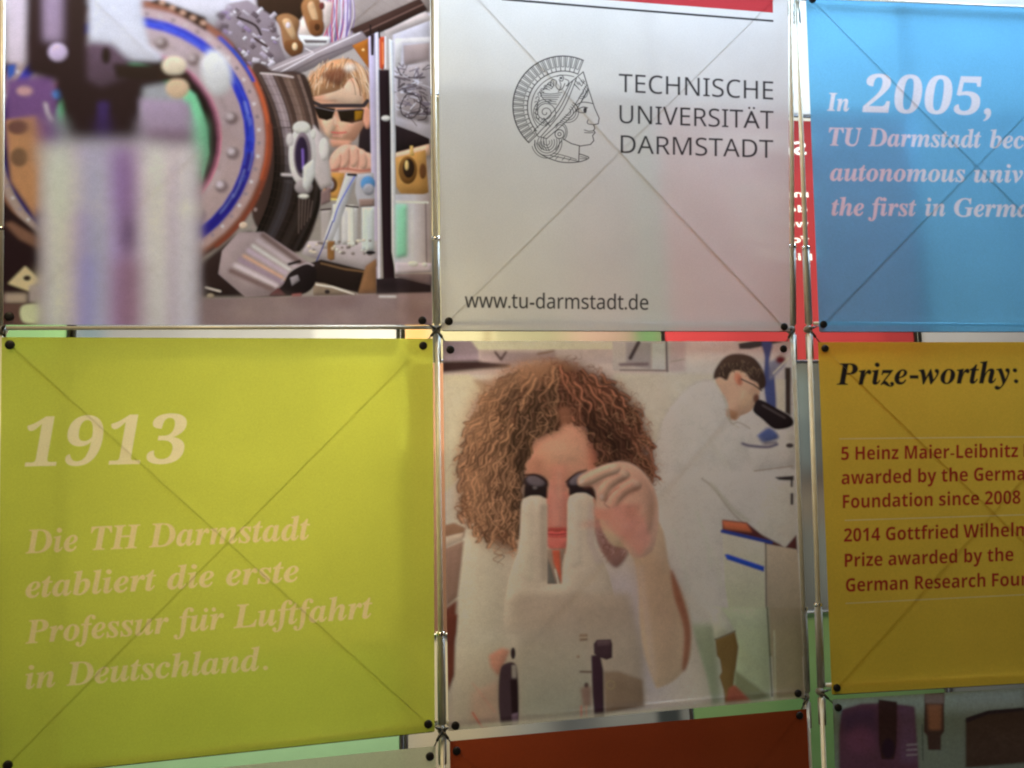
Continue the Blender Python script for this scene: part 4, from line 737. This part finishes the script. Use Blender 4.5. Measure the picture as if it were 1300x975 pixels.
    while len(locks) < 420:
        x, y = rnd.uniform(130, 1130), rnd.uniform(200, 1080)
        if inside(hairL, x, y) or inside(hairR, x, y): locks.append((x, y))
    locks.sort(key=lambda q: -q[1]+rnd.uniform(-90, 90))
    for x0, y0 in locks:
        deep = (430 < x0 < 700 and y0 > 300) or (770 < x0 < 1000 and 400 < y0 < 850); n = rnd.randint(16, 26); st = 7.5; x, y = x0, y0; path = []
        for i in range(n): fx_, fy_ = flow(x, y); path.append((x, y, -fy_, fx_)); x += fx_*st; y += fy_*st
        if not (inside(hairL, x, y-30) or inside(hairR, x, y-30)): path = path[:max(8, n//2)]
        cut = [i for i, q in enumerate(path) if inside([(505, 640), (560, 585), (640, 560), (690, 515), (760, 535), (815, 620), (850, 740), (505, 760)], q[0], q[1])]
        if cut: path = path[:cut[0]]
        if len(path) < 5: continue
        amp = rnd.uniform(5, 13); wl = rnd.uniform(.38, .62); ph = rnd.uniform(0, 6.28); wd = rnd.uniform(9, 19); lum = rnd.uniform(.72, 1.12)*(.68 if deep else 1)*(1.06 if x0 < 380 else 1)
        base = jit((166, 118, 84), .12) if x0 < 640 else jit((138, 88, 64), .10)
        for sN in range(8):
            o_ = (sN/7-.5)*2; li = lum*(.50+.62*math.exp(-((o_+.15)/.55)**2)+rnd.uniform(-.08, .08)); pts = []
            for i, (px_, py_, nx_, ny_) in enumerate(path):
                tt = i/len(path); d_ = amp*math.sin(i*wl+ph)*(.5+tt)+o_*wd*(1-.55*tt)+rnd.uniform(-.8, .8); pts.append((px_+nx_*d_, py_+ny_*d_))
            c.line(pts, rnd.uniform(4.5, 7), tuple(int(min(250, q*li)) for q in base), bl=2.3, a=.66)
    for i in range(520):                                              # loose frizz lying over the locks
        x, y = rnd.uniform(120, 1140), rnd.uniform(190, 1100)
        if not (inside(hairL, x, y) or inside(hairR, x, y)): continue
        lt = rnd.random() < .55; bc = (176, 128, 92) if lt else (60, 38, 28)
        curl(c, x, y, rnd.uniform(40, 90), tuple(int(q*(1 if x < 640 else .78)) for q in bc), rnd.uniform(4, 8), rnd.uniform(.25, .5), math.atan2(flow(x, y)[1], flow(x, y)[0])+rnd.uniform(-.7, .7), rnd.choice((2, 3)))
    c.poly([(250, 300), (420, 210), (620, 185), (560, 260), (400, 330), (280, 460), (230, 640), (180, 620), (190, 450)], (178, 132, 96), bl=36, sm=True, a=.35)
    c.poly([(140, 780), (240, 760), (270, 960), (200, 1030), (140, 960)], (176, 126, 88), bl=36, sm=True, a=.3)
    for i in range(420):                                              # frizz along the outline
        poly = hairL if rnd.random() < .5 else hairR; j = rnd.randrange(len(poly)); a = poly[j]; b = poly[(j+1) % len(poly)]; t = rnd.random(); x = a[0]+(b[0]-a[0])*t; y = a[1]+(b[1]-a[1])*t
        if 450 < x < 860 and y > 480: continue
        out = math.atan2(y-560, x-640); x += math.cos(out)*rnd.uniform(-10, 16); y += math.sin(out)*rnd.uniform(-10, 16)
        curl(c, x, y, rnd.uniform(20, 58), rnd.choice([(150, 104, 74), (128, 84, 60), (176, 128, 92)] if x < 640 else [(112, 70, 50), (136, 92, 68), (92, 56, 40)]), rnd.uniform(3, 5), .6, out+rnd.uniform(-1.5, 1.5), 2)
    for x, y in ((150, 905), (190, 940), (240, 1000), (350, 1080), (420, 1120), (470, 1100), (340, 1160), (300, 1050), (160, 870), (500, 1050)):
        for q in range(3): curl(c, x+rnd.uniform(-12, 12), y, rnd.uniform(60, 110), rnd.choice([(110, 72, 48), (140, 98, 68), (80, 50, 36)]), 5, .75, rnd.uniform(1.2, 1.9), 3)
    c.poly([(640, 440), (700, 430), (720, 520), (660, 530)], (132, 86, 62), bl=8, a=.7)
    # hair behind the hand, right
    v(550, 600, 4.876)
    c.poly([(1000, 300), (1080, 320), (1210, 440), (1200, 520), (1130, 590), (1060, 520), (1010, 420)], (110, 78, 68), bl=8, sm=True)
    for k in range(40): curl(c, rnd.uniform(1010, 1180), rnd.uniform(310, 480), rnd.uniform(40, 90), rnd.choice([(84, 52, 44), (136, 104, 92), (104, 70, 58)]), rnd.uniform(5, 9), .6, rnd.uniform(.9, 1.5), 2)
    # eyepieces
    v(550, 410, 4.063)
    c.ell(530, 825, 66, 46, (46, 34, 32), rot=12, bl=4); c.ell(528, 815, 48, 26, (92, 78, 76), rot=14, bl=5); c.poly([(470, 840), (590, 850), (588, 905), (466, 905)], (36, 26, 24), bl=4); c.ell(525, 850, 12, 8, (96, 84, 78), bl=4); c.line([(468, 785), (530, 785), (585, 820)], 9, (44, 26, 24), bl=3, sm=True)
    c.ell(770, 815, 86, 44, (44, 32, 32), rot=-14, bl=4); c.ell(752, 806, 52, 26, (88, 76, 76), rot=-24, bl=5); c.poly([(700, 840), (830, 830), (840, 900), (700, 890)], (34, 24, 24), bl=4); c.line([(685, 820), (740, 775), (790, 760)], 8, (44, 26, 24), bl=3, sm=True); c.poly([(800, 840), (900, 850), (900, 925), (850, 925), (820, 890)], (44, 26, 22), bl=5)
    # two white tubes and the body of the microscope
    v(550, 600, 4.876)
    body = [(545, 200), (556, 165), (600, 145), (660, 145), (698, 168), (706, 200), (704, 690), (800, 690), (828, 420), (830, 190), (842, 150), (885, 128), (945, 128), (985, 150), (996, 200), (1000, 440), (1040, 520), (1090, 640), (1120, 760), (1130, 900), (1140, 1000), (430, 1000), (440, 800), (470, 640), (520, 500), (536, 380)]
    c.poly(body, (158, 138, 116), bl=3); c.poly([(560, 180), (620, 160), (620, 680), (540, 640), (550, 400)], (172, 152, 126), bl=12, a=.8); c.poly([(850, 160), (920, 145), (920, 560), (840, 600)], (166, 146, 124), bl=12, a=.8)
    c.poly([(660, 200), (704, 200), (704, 680), (670, 660)], (136, 116, 96), bl=9, a=.7); c.poly([(960, 180), (996, 200), (1000, 440), (1060, 560), (1000, 560), (950, 420)], (142, 122, 108), bl=9, a=.7)
    c.line([(552, 192), (560, 168), (602, 148), (660, 147), (700, 172)], 6, (190, 170, 142), bl=3, sm=True); c.line([(836, 190), (845, 152), (888, 131), (945, 131), (990, 160)], 6, (184, 164, 140), bl=3, sm=True)
    c.poly([(885, 832), (920, 815), (965, 805), (1010, 798), (1000, 812), (950, 826), (900, 836)], (78, 60, 44), bl=3, sm=True); c.line([(440, 800), (800, 800), (1120, 810)], 6, (140, 120, 100), bl=8, a=.5); c.poly([(480, 780), (1100, 800), (1140, 1000), (460, 1000)], (136, 118, 98), bl=20, a=.7)
    v(550, 780, 4.815)
    c.poly([(505, -120), (980, -120), (975, 620), (820, 640), (530, 640), (515, 200)], (134, 118, 98), bl=18, c2=(114, 107, 88), ax=[(700, 0), (700, 560)])
    c.poly([(830, -130), (1200, -130), (1290, 200), (1290, 560), (1040, 600), (980, 300)], (122, 106, 90), bl=24); c.poly([(1040, 350), (1130, 345), (1280, 400), (1290, 560), (1050, 610)], (96, 78, 62), bl=8)
    c.poly([(340, 250), (420, 205), (470, 220), (440, 290), (400, 380), (350, 320)], (140, 96, 74), bl=9); c.poly([(230, 480), (400, 400), (400, 660), (230, 660)], (132, 106, 84), bl=14, a=.8); c.line([(240, 600), (300, 690), (325, 690)], 9, (130, 62, 44), bl=4, sm=True); c.line([(240, 420), (380, 600)], 8, (140, 96, 76), bl=6, a=.6)
    # focus knobs
    c.poly([(405, 360), (430, 305), (500, 300), (520, 420), (522, 620), (500, 690), (425, 692), (402, 600), (398, 480)], (50, 36, 36), bl=4, sm=True); c.poly([(470, 400), (512, 400), (518, 600), (480, 610)], (30, 18, 18), bl=4); c.poly([(480, 310), (510, 310), (510, 390), (482, 390)], (110, 98, 84), bl=4); c.ell(488, 238, 15, 36, (38, 26, 26), bl=3); c.poly([(480, 610), (520, 600), (518, 680), (484, 684)], (84, 66, 68), bl=4)
    c.poly([(965, 250), (1020, 245), (1040, 340), (1046, 630), (985, 636), (972, 480)], (44, 28, 32), bl=4); c.poly([(980, 180), (1000, 155), (1085, 152), (1095, 180), (1094, 265), (1060, 278), (1010, 260), (982, 240)], (50, 34, 36), bl=3); c.poly([(1000, 160), (1085, 158), (1080, 190), (1005, 196)], (68, 50, 50), bl=4)
    c.poly([(893, 120), (943, 118), (943, 160), (895, 164)], (108, 86, 68), bl=3); c.line([(895, 142), (943, 140)], 5, (140, 124, 100), bl=2); c.ell(886, 258, 10, 10, (112, 90, 72), bl=3); c.line([(900, 350), (965, 352)], 12, (72, 54, 44), bl=4); c.ell(936, 434, 14, 18, (60, 44, 40), bl=4)
    c.poly([(900, 450), (965, 440), (965, 560), (915, 560)], (96, 68, 56), bl=8, a=.8); c.ell(1085, 432, 30, 30, (110, 92, 68), bl=3, hole=[(1085+20*math.cos(t), 432+20*math.sin(t)) for t in np.linspace(0, 5.9, 16)]); c.line([(905, 560), (905, 630)], 8, (134, 70, 58), bl=4); c.line([(935, 560), (935, 630)], 6, (134, 90, 70), bl=4)
    # hand on the eyepiece and the raised forearm
    v()
    arm = [(762, 655), (800, 640), (838, 665), (850, 720), (868, 760), (877, 800), (875, 838), (858, 862), (836, 873), (831, 868), (818, 830), (812, 790), (810, 740), (800, 700), (775, 690)]
    c.poly(arm, (152, 124, 100), bl=1.2, sm=True); c.poly([(800, 690), (840, 700), (866, 780), (860, 840), (835, 868), (822, 800)], (124, 100, 80), bl=8, a=.75); c.line([(812, 720), (820, 780), (830, 860)], 4, (140, 120, 110), bl=3, a=.6, sm=True)
    c.poly([(852, 722), (866, 756), (877, 800), (873, 842), (866, 850), (868, 800), (855, 755)], (96, 50, 34), bl=1.8, a=.8, sm=True)
    hand = [(757, 632), (752, 618), (738, 616), (733, 608), (742, 600), (768, 590), (790, 586), (808, 592), (822, 606), (832, 625), (836, 650), (834, 680), (826, 702), (806, 708), (790, 690), (775, 672), (762, 655), (755, 648)]
    c.poly(hand, (178, 134, 110), bl=1.0, sm=True)
    v(550, 410, 4.063)
    c.round = .6
    c.poly([(925, 735), (1000, 738), (1075, 785), (1125, 860), (1140, 960), (1120, 1080), (1050, 1120), (975, 1060), (930, 990), (940, 860)], (172, 126, 102), bl=8, sm=True)
    c.poly([(745, 1040), (900, 1000), (960, 960), (1060, 1000), (1010, 1120), (950, 1090), (860, 1060)], (150, 98, 80), bl=14, sm=True, a=.5)
    c.poly([(898, 945), (925, 865), (985, 815), (1055, 800), (1075, 850), (1010, 880), (965, 925), (940, 985), (908, 985)], (170, 122, 98), bl=5, sm=True)
    c.poly([(846, 880), (868, 825), (920, 775), (990, 752), (1015, 790), (955, 830), (910, 862), (888, 918), (858, 912)], (182, 134, 108), bl=5, sm=True)
    c.poly([(745, 818), (768, 790), (830, 760), (900, 730), (962, 730), (960, 770), (885, 800), (825, 832), (780, 844), (750, 838)], (192, 144, 116), bl=4, sm=True)
    c.round = 0.0
    for pts in ([(780, 848), (835, 836), (890, 805), (955, 778)], [(888, 922), (912, 868), (958, 834), (1010, 800)], [(938, 990), (966, 932), (1010, 886), (1060, 862)]): c.line(pts, 9, (112, 66, 50), bl=6, sm=True, a=.65)
    for x, y in ((925, 748), (985, 775), (1045, 822)): c.ell(x, y, 22, 12, (206, 162, 136), rot=25, bl=9, a=.6)
    c.ell(765, 818, 16, 9, (214, 172, 148), rot=-30, bl=3, a=.8); c.ell(868, 895, 10, 14, (206, 160, 138), bl=3, a=.7)
    v(550, 600, 4.876)
    c.poly([(995, 215), (1080, 225), (1180, 190), (1250, 220), (1230, 420), (1150, 380), (1080, 290), (1000, 270)], (170, 112, 92), bl=12); c.poly([(1180, 200), (1290, 190), (1260, 330), (1200, 300)], (140, 90, 72), bl=12, a=.7); c.ell(1060, 265, 50, 26, (182, 118, 96), bl=8)
    c.poly([(1150, 330), (1300, 260), (1350, 420), (1280, 520), (1200, 440)], (156, 104, 88), bl=14, a=.8); c.line([(1090, 215), (1060, 190), (1100, 130), (1150, 90)], 7, (120, 72, 56), bl=3, a=.7, sm=True)
    v(); c.line([(566, 926), (800, 905), (1024, 885)], 4, (150, 134, 112), bl=1.5, a=.8)
    c.photo(.55, 1.06); c.grit(.02, 1.2); return c

def run(f, *a): return f(*a)
FRONT = [
 ('lab', PL1, 'large photo print of a man in dark goggles behind a round vacuum flange, top left', paint_lab()),
 ('uni', PL1, 'white university panel with helmeted head emblem, black lettering and web address', paint_uni()),
 ('green', PL1, 'yellow-green panel reading 1913 with three-line German text below the machine photo'.replace('three-line ', ''), paint_green()),
 ('scope', PL1, 'photo print of a curly-haired woman looking into a white microscope', paint_scope()),
 ('orange', PL1, 'dark orange-brown panel cut off below the microscope photo', paint_plain('orange', (.35, .062, .022))),
 ('grey', PL1, 'pale grey panel corner cut off beneath the yellow-green 1913 panel', paint_plain('grey', (.72, .74, .66))),
 ('blue', PL2, 'bright blue panel with white serif text about the year 2005', paint_blue()),
 ('amber', PL2, 'mustard yellow panel headed Prize-worthy with dark red text lines', paint_amber()),
 ('device', PL2, 'dim photo print of purple and brown instruments at the bottom right', paint_device()),
]

# rear prints, seen in slivers only
def rearmat(name, img=None, col=None): return fabric('rear_'+name, img=img, col=col, trans=.45, see=.05, rough=.4, mottle=.08)
def red_rear():
    c = Canvas([(846, 137), (1159, 155.5), (1159, 455), (846, 456)], 2.2, (.62, .62, .64))
    c.poly([(840, 146), (1180, 157), (1180, 470), (840, 470)], (.27, .030, .036)); c.line([(840, 139), (1170, 153)], 2, (.05, .05, .06))
    for s, y, x0, x1, h in (('SAGNUR', 196, 905, 1042, 17), ('maschinell', 250, 930, 1040, 8), ('der Lehre', 269, 930, 1037, 8), ('weiterbau', 288, 940, 1037, 8), ('forschoc', 308, 930, 1036, 8), ('Dialogisk', 330, 950, 1038, 8)):
        c.text(s, 'bold', x1, y, x0, y, h, (.93, .93, .93), capu=.714)          # read from behind, so mirrored
    return c.image('print_red_rear')
def shade_rear(c_, r_, name, base, marks):
    x0, x1, y0, y1 = 0, 100, 0, 100; c = Canvas([(0, 0), (100, 0), (100, 100), (0, 100)], 2.4, base)
    for m in marks: c.poly([(m[0], m[1]), (m[2], m[1]), (m[2], m[3]), (m[0], m[3])], m[4], bl=m[5])
    return c.image('print_'+name)
REAR = {}
def rr(c, r, name, label, base, marks=()):
    REAR[(c, r)] = (rearmat(name, img=shade_rear(c, r, name, base, marks)), label)
rr(0, 0, 'white_a', 'blank white rear panel behind the top left corner of the machine photo', (0.518, 0.533, 0.562))
rr(1, 0, 'white_b', 'blank white rear panel high behind the machine photo print', (0.540, 0.547, 0.576))
rr(2, 0, 'white_c', 'white rear panel in the upper gap left of the university panel', (0.562, 0.562, 0.562), [(0, 0, 30, 100, (0.540, 0.490, 0.396), 8)])
rr(3, 0, 'white_d', 'white rear panel in the upper gap right of the university panel', (0.576, 0.576, 0.590), [(54, 50, 60, 53, (0.360, 0.360, 0.374), 1), (54, 62, 60, 64, (0.360, 0.360, 0.374), 1), (54, 74, 60, 76, (0.360, 0.360, 0.374), 1)])
rr(4, 0, 'white_e', 'blank white rear panel behind the bright blue panel', (0.518, 0.533, 0.562))
rr(0, 1, 'green_a', 'small green rear panel in the gap at the far left hub', (.13, .24, .12))
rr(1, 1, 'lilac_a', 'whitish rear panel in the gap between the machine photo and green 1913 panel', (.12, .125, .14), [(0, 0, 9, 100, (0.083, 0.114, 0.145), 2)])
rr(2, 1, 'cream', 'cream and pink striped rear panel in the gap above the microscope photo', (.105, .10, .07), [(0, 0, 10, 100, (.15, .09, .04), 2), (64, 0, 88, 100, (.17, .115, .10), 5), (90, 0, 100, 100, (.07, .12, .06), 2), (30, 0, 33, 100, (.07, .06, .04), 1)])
REAR[(3, 1)] = (rearmat('red', img=red_rear()), 'red rear banner with mirrored white lettering in the gap left of the blue panel')
rr(4, 1, 'lilac_b', 'pale lilac rear panel in the gap between the blue and mustard panels', (0.342, 0.321, 0.363))
rr(0, 2, 'olive', 'olive rear panel behind the left side of the green 1913 panel', (0.233, 0.233, 0.156))
rr(1, 2, 'beige', 'beige rear panel behind the middle of the green 1913 panel', (0.321, 0.311, 0.259))
rr(2, 2, 'russet', 'reddish brown rear panel in the gap left of the microscope photo', (.085, .045, .032), [(0, 60, 100, 100, (.07, .04, .03), 10)])
rr(3, 2, 'smoke', 'smoky blue-grey rear photo print in the gap left of the mustard panel', (0.088, 0.088, 0.094), [(50, 3, 55, 50, (0.125, 0.176, 0.217), 3), (55, 0, 62, 48, (0.062, 0.057, 0.057), 4), (46, 44, 64, 54, (0.052, 0.036, 0.036), 4), (50, 62, 70, 100, (0.156, 0.171, 0.176), 6), (40, 52, 100, 64, (0.156, 0.130, 0.114), 5)])
rr(4, 2, 'grey_b', 'mid grey rear panel behind the mustard panel', (0.233, 0.233, 0.238))
rr(0, 3, 'green_b', 'dark green rear panel below the lower left corner of the 1913 panel', (0.073, 0.156, 0.052))
rr(1, 3, 'green_c', 'mint green rear panel in the sloping gap below the 1913 panel', (.17, .30, .19))
rr(2, 3, 'slate', 'slate grey rear photo print in the gap between microscope photo and orange panel', (0.176, 0.186, 0.197), [(0, 0, 34, 100, (0.269, 0.243, 0.197), 6), (50, 32, 66, 44, (0.052, 0.057, 0.068), 4), (88, 28, 97, 46, (0.036, 0.042, 0.047), 1), (60, 34, 64, 60, (0.104, 0.114, 0.130), 3)])
rr(3, 3, 'green_d', 'fresh green rear panel in the gap beside the lower left of the mustard panel', (.15, .25, .11), [(30, 34, 34+30, 40, (0.078, 0.217, 0.073), 5), (34, 50, 60, 54, (0.068, 0.197, 0.062), 4), (40, 62, 60, 66, (0.078, 0.207, 0.073), 4)])
rr(4, 3, 'grey_c', 'mid grey rear panel behind the dim instrument photo', (0.207, 0.217, 0.217))

# ------------------------------------------------------------------ structure: the wall of the hall far behind the display
def wall():
    m, nt, N, L = new_mat('hall_wall_paint'); out = N.new('ShaderNodeOutputMaterial'); b = N.new('ShaderNodeBsdfPrincipled')
    tc = N.new('ShaderNodeTexCoord'); no = N.new('ShaderNodeTexNoise'); no.inputs['Scale'].default_value = 2.5; no.inputs['Detail'].default_value = 6
    cr = N.new('ShaderNodeMix'); cr.data_type = 'RGBA'; cr.inputs['A'].default_value = (.66, .65, .62, 1); cr.inputs['B'].default_value = (.76, .75, .72, 1)
    L.new(tc.outputs['Object'], no.inputs['Vector']); L.new(no.outputs['Fac'], cr.inputs['Factor']); L.new(cr.outputs['Result'], b.inputs['Base Color'])
    b.inputs['Roughness'].default_value = .8; L.new(b.outputs[0], out.inputs[0])
    V = [(-5, 3.2, -1.2), (6, 3.2, -1.2), (6, 3.2, 4.6), (-5, 3.2, 4.6), (-5, 3.35, -1.2), (6, 3.35, -1.2), (6, 3.35, 4.6), (-5, 3.35, 4.6)]
    F = [(0, 1, 2, 3), (7, 6, 5, 4), (0, 4, 5, 1), (1, 5, 6, 2), (2, 6, 7, 3), (3, 7, 4, 0)]
    o = mesh_obj('wall', V, F, m); o['kind'] = 'structure'
wall()

# ------------------------------------------------------------------ display frames
NX = [[(3.0, -112), (2.0, 419), (-2, 992), (-9, 1560)], [(548.8, -58), (554.3, 418), (561.3, 927), (568, 1440)], [(1004.0, -17), (1006, 418.5), (1024, 885), (1044.5, 1350)]]
NX2 = [[(1010.5, -6), (1027, 417.5), (1042.5, 879), (1062, 1370)], [(1434, 12), (1458, 421), (1485, 855), (1512, 1340)]]
# pins: (panel, corner) -> photograph position
PINS = {'lab': [(20, -100), (534, -46), (536, 407), (12, 402)], 'uni': [(567, -44), (990, -8), (995, 415), (569.5, 408)],
        'green': [(13, 438), (537, 439), (543.5, 919), (10, 971)], 'scope': [(571.5, 444), (994, 443), (1012.6, 880), (578, 921)],
        'orange': [(579.5, 953), (1014.5, 908), (1034, 1340), (586, 1412)], 'grey': [(8, 1012), (545.6, 960), (548, 1425), (2, 1530)],
        'blue': [(1031, 0), (1418, 24), (1441, 412), (1045, 412)], 'amber': [(1047, 442.5), (1442, 443), (1468, 848), (1062, 873)],
        'device': [(1063.5, 898), (1470, 872), (1496, 1320), (1082, 1358)]}
def frame(nodes, pl, label, panels, group=None):
    root = thing('poster_stand', label, 'display stand', P(*nodes[0][1], pl))
    nc, nr = len(nodes), 4
    for ci, c in enumerate(nodes):                                   # uprights
        for r in range(nr-1):
            V, F = tube(P(*c[r], pl, -.016), P(*c[r+1], pl, -.016), .0048, 14)
            mesh_obj('upright_rod', V, F, M_ROD, root, True)
            a, b = P(*c[r], pl, -.020), P(*c[r+1], pl, -.020)         # telescopic sleeves at both ends of a rod
            for t0, t1 in ((.015, .085), (.76, .985)):
                V, F = tube(a.lerp(b, t0), a.lerp(b, t1), .0078, 14)
                o = mesh_obj('sleeve', V, F, M_SLEEVE, root, True)
            e = a.lerp(b, .758); V, F = tube(e, a.lerp(b, .768), .0092, 14); mesh_obj('clamp_ring', V, F, M_CLIP, root, True)
    for r in range(nr):                                              # cross rods
        for ci in range(nc-1):
            A, B = nodes[ci][r], nodes[ci+1][r]
            off = {0: 4, 1: (-3.0 if (ci == 0 and nc == 3) else -7), 2: -9, 3: 4}[r]
            dd = -.004 if off == -3.0 else -.014; off = -2.4 if off == -3.0 else off
            V, F = tube(P(A[0]+6, A[1]+off, pl, dd), P(B[0]-6, B[1]+off, pl, dd), .0034 if r == 1 else .0045, 14)
            mesh_obj('cross_rod', V, F, M_ROD, root, True)
    for ci, c in enumerate(nodes):                                   # hubs
        for r in range(nr):
            h = P(*c[r], pl, -.010)
            V, F = lathe(h, -pl[1], [(-.016, .0045), (-.012, .0075), (-.002, .0085), (.002, .006), (.004, .0028)], 14)
            hub = mesh_obj('hub', V, F, M_HUB, root, True)
    for name in panels:                                              # steel arms from the hubs to the pins, and the brace wires
        pn = PINS[name]
        hubs = [min((q for c in nodes for q in c), key=lambda q: (q[0]-x)**2+(q[1]-y)**2) for x, y in pn]
        for (x, y), hb in zip(pn, hubs):
            a = P(*hb, pl, -.002); b = P(x, y, pl, -.0035)
            V1 = tube(a, b, .0013, 8); mid = a.lerp(b, .42); V2 = tube(a.lerp(b, .1), mid, .0026, 8)
            V, F = join(V1, V2); mesh_obj('hub_arm', V, F, M_ARM, root, True)
        for i, j in ((0, 2), (1, 3)):
            far = -.0042 if name in ('lab', 'scope', 'device') else -.0010; V, F = tube(P(*pn[i], pl, far+.0003*(1-i)), P(*pn[j], pl, far+.0003*(1-i)), .00058, 6); mesh_obj('brace_wire', V, F, M_WIRE, root, True)
    return root
frame(NX, PL1, 'silver tube stand carrying the machine, university, green 1913 and microscope posters', ['lab', 'uni', 'green', 'scope', 'orange', 'grey'])
frame(NX2, PL2, 'silver tube stand carrying the bright blue and mustard posters at right', ['blue', 'amber', 'device'])

# ------------------------------------------------------------------ front panels
def panel(key, pl, mat, label, n=44):
    q = Q[key]; H = homog([(0, 0), (1, 0), (1, 1), (0, 1)], q); c = happ(H, [(.5, 1)])[0]
    root = thing('poster', label, 'poster', P(*c, pl), 'printed posters on the front of the display')
    ph = random.random()*6; V = []; U = []
    for j in range(n+1):
        for i in range(n+1):
            u, v = i/n, j/n; x, y = happ(H, [(u, v)])[0]
            d = .0003*math.sin(math.pi*u)*math.sin(math.pi*v)*(1+.6*math.sin(5*u+ph)*math.cos(4*v))
            for k_, (cu, cv) in enumerate(((0, 0), (1, 0), (1, 1), (0, 1))):            # tension ripples running out from the pins
                du, dv = abs(u-cu), abs(v-cv); r_ = math.hypot(du, dv)+1e-6; an = math.atan2(dv, du)
                d += -.00022*abs(math.sin(an*6.5+ph*(k_+1)))*math.exp(-((r_-.10)/.10)**2)*min(1, r_/.06)
            V.append(P(x, y, pl, d)); U.append((u, 1-v))
    F = [(j*(n+1)+i, (j+1)*(n+1)+i, (j+1)*(n+1)+i+1, j*(n+1)+i+1) for j in range(n) for i in range(n)]
    mesh_obj('printed_film', V, F, mat, root, True, U)
    for k, (x, y) in enumerate(PINS[key]):
        c = P(x, y, pl, .0005); r = .0076
        V, F = lathe(c, -pl[1], [(-.004, r*.55), (0, r*.9), (.0006, r), (.0035, r), (.0048, r*.8), (.0052, r*.4)], 20)
        mesh_obj('pin', V, F, M_PIN, root, True)
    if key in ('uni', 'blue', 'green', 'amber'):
        V, F = tube(P(*(np.array(q[3])+[2, .3]), pl, -.0012), P(*(np.array(q[2])+[-2, .3]), pl, -.0012), .0010, 6); mesh_obj('lower_shadow_line', V, F, M_ARM, root, True)  # dark strip put in for the shadow gap under the film's lower edge
    return root
SEE = {'blue': .34, 'uni': .15, 'amber': .10, 'green': .09}
for key, pl, label, canv in FRONT:
    panel(key, pl, fabric('film_'+key, img=canv.image('print_'+key), trans=.52, see=SEE.get(key, .135)), label)

# ------------------------------------------------------------------ rear panels and rear posts, seen through the gaps
CB = [(-262, -300), (91, 76), (508.5, 512), (841, 877), (1164, 1206), (1482, 1530)]     # column borders at y=420 and y=900
def rx(k, y): a, b = CB[k]; return a+(b-a)*(y-420)/480
RB = [(-170, -.11), (147, .0587), (459, .001), (777.5, -.063), (1097, -.12)]
def ry(k, x): y, s = RB[k]; return y+s*(x-1015)
def rear(c, r, mat, label, gx=2.6, gy=2.4, pk=None):
    q = []
    for kc, kr, sx, sy in ((c, r, 1, 1), (c+1, r, -1, 1), (c+1, r+1, -1, -1), (c, r+1, 1, -1)):
        y = ry(kr, CB[kc][0]); x = rx(kc, y); y = ry(kr, x); q.append((x+sx*gx, y+sy*gy))
    H = homog([(0, 0), (1, 0), (1, 1), (0, 1)], q); root = thing('rear_poster', label, 'poster', P(*happ(H, [(.5, 1)])[0], PLB), 'posters on the far side of the display')
    V = []; U = []; n = 6
    for j in range(n+1):
        for i in range(n+1):
            x, y = happ(H, [(i/n, j/n)])[0]; V.append(P(x, y, PLB)); U.append((i/n, 1-j/n))
    F = [(j*(n+1)+i, (j+1)*(n+1)+i, (j+1)*(n+1)+i+1, j*(n+1)+i+1) for j in range(n) for i in range(n)]
    mesh_obj('printed_film', V, F, mat, root, True, U)
    for u, v in ((.035, .035), (.965, .035), (.965, .965), (.035, .965)):
        x, y = happ(H, [(u, v)])[0]; V, F = lathe(P(x, y, PLB, -.001), Vector((0, 1, 0)), [(0, .008), (.004, .008), (.006, .004)], 12); mesh_obj('pin', V, F, M_PIN, root, True)
    return q
for (c, r), (mat, label) in REAR.items(): rear(c, r, mat, label)
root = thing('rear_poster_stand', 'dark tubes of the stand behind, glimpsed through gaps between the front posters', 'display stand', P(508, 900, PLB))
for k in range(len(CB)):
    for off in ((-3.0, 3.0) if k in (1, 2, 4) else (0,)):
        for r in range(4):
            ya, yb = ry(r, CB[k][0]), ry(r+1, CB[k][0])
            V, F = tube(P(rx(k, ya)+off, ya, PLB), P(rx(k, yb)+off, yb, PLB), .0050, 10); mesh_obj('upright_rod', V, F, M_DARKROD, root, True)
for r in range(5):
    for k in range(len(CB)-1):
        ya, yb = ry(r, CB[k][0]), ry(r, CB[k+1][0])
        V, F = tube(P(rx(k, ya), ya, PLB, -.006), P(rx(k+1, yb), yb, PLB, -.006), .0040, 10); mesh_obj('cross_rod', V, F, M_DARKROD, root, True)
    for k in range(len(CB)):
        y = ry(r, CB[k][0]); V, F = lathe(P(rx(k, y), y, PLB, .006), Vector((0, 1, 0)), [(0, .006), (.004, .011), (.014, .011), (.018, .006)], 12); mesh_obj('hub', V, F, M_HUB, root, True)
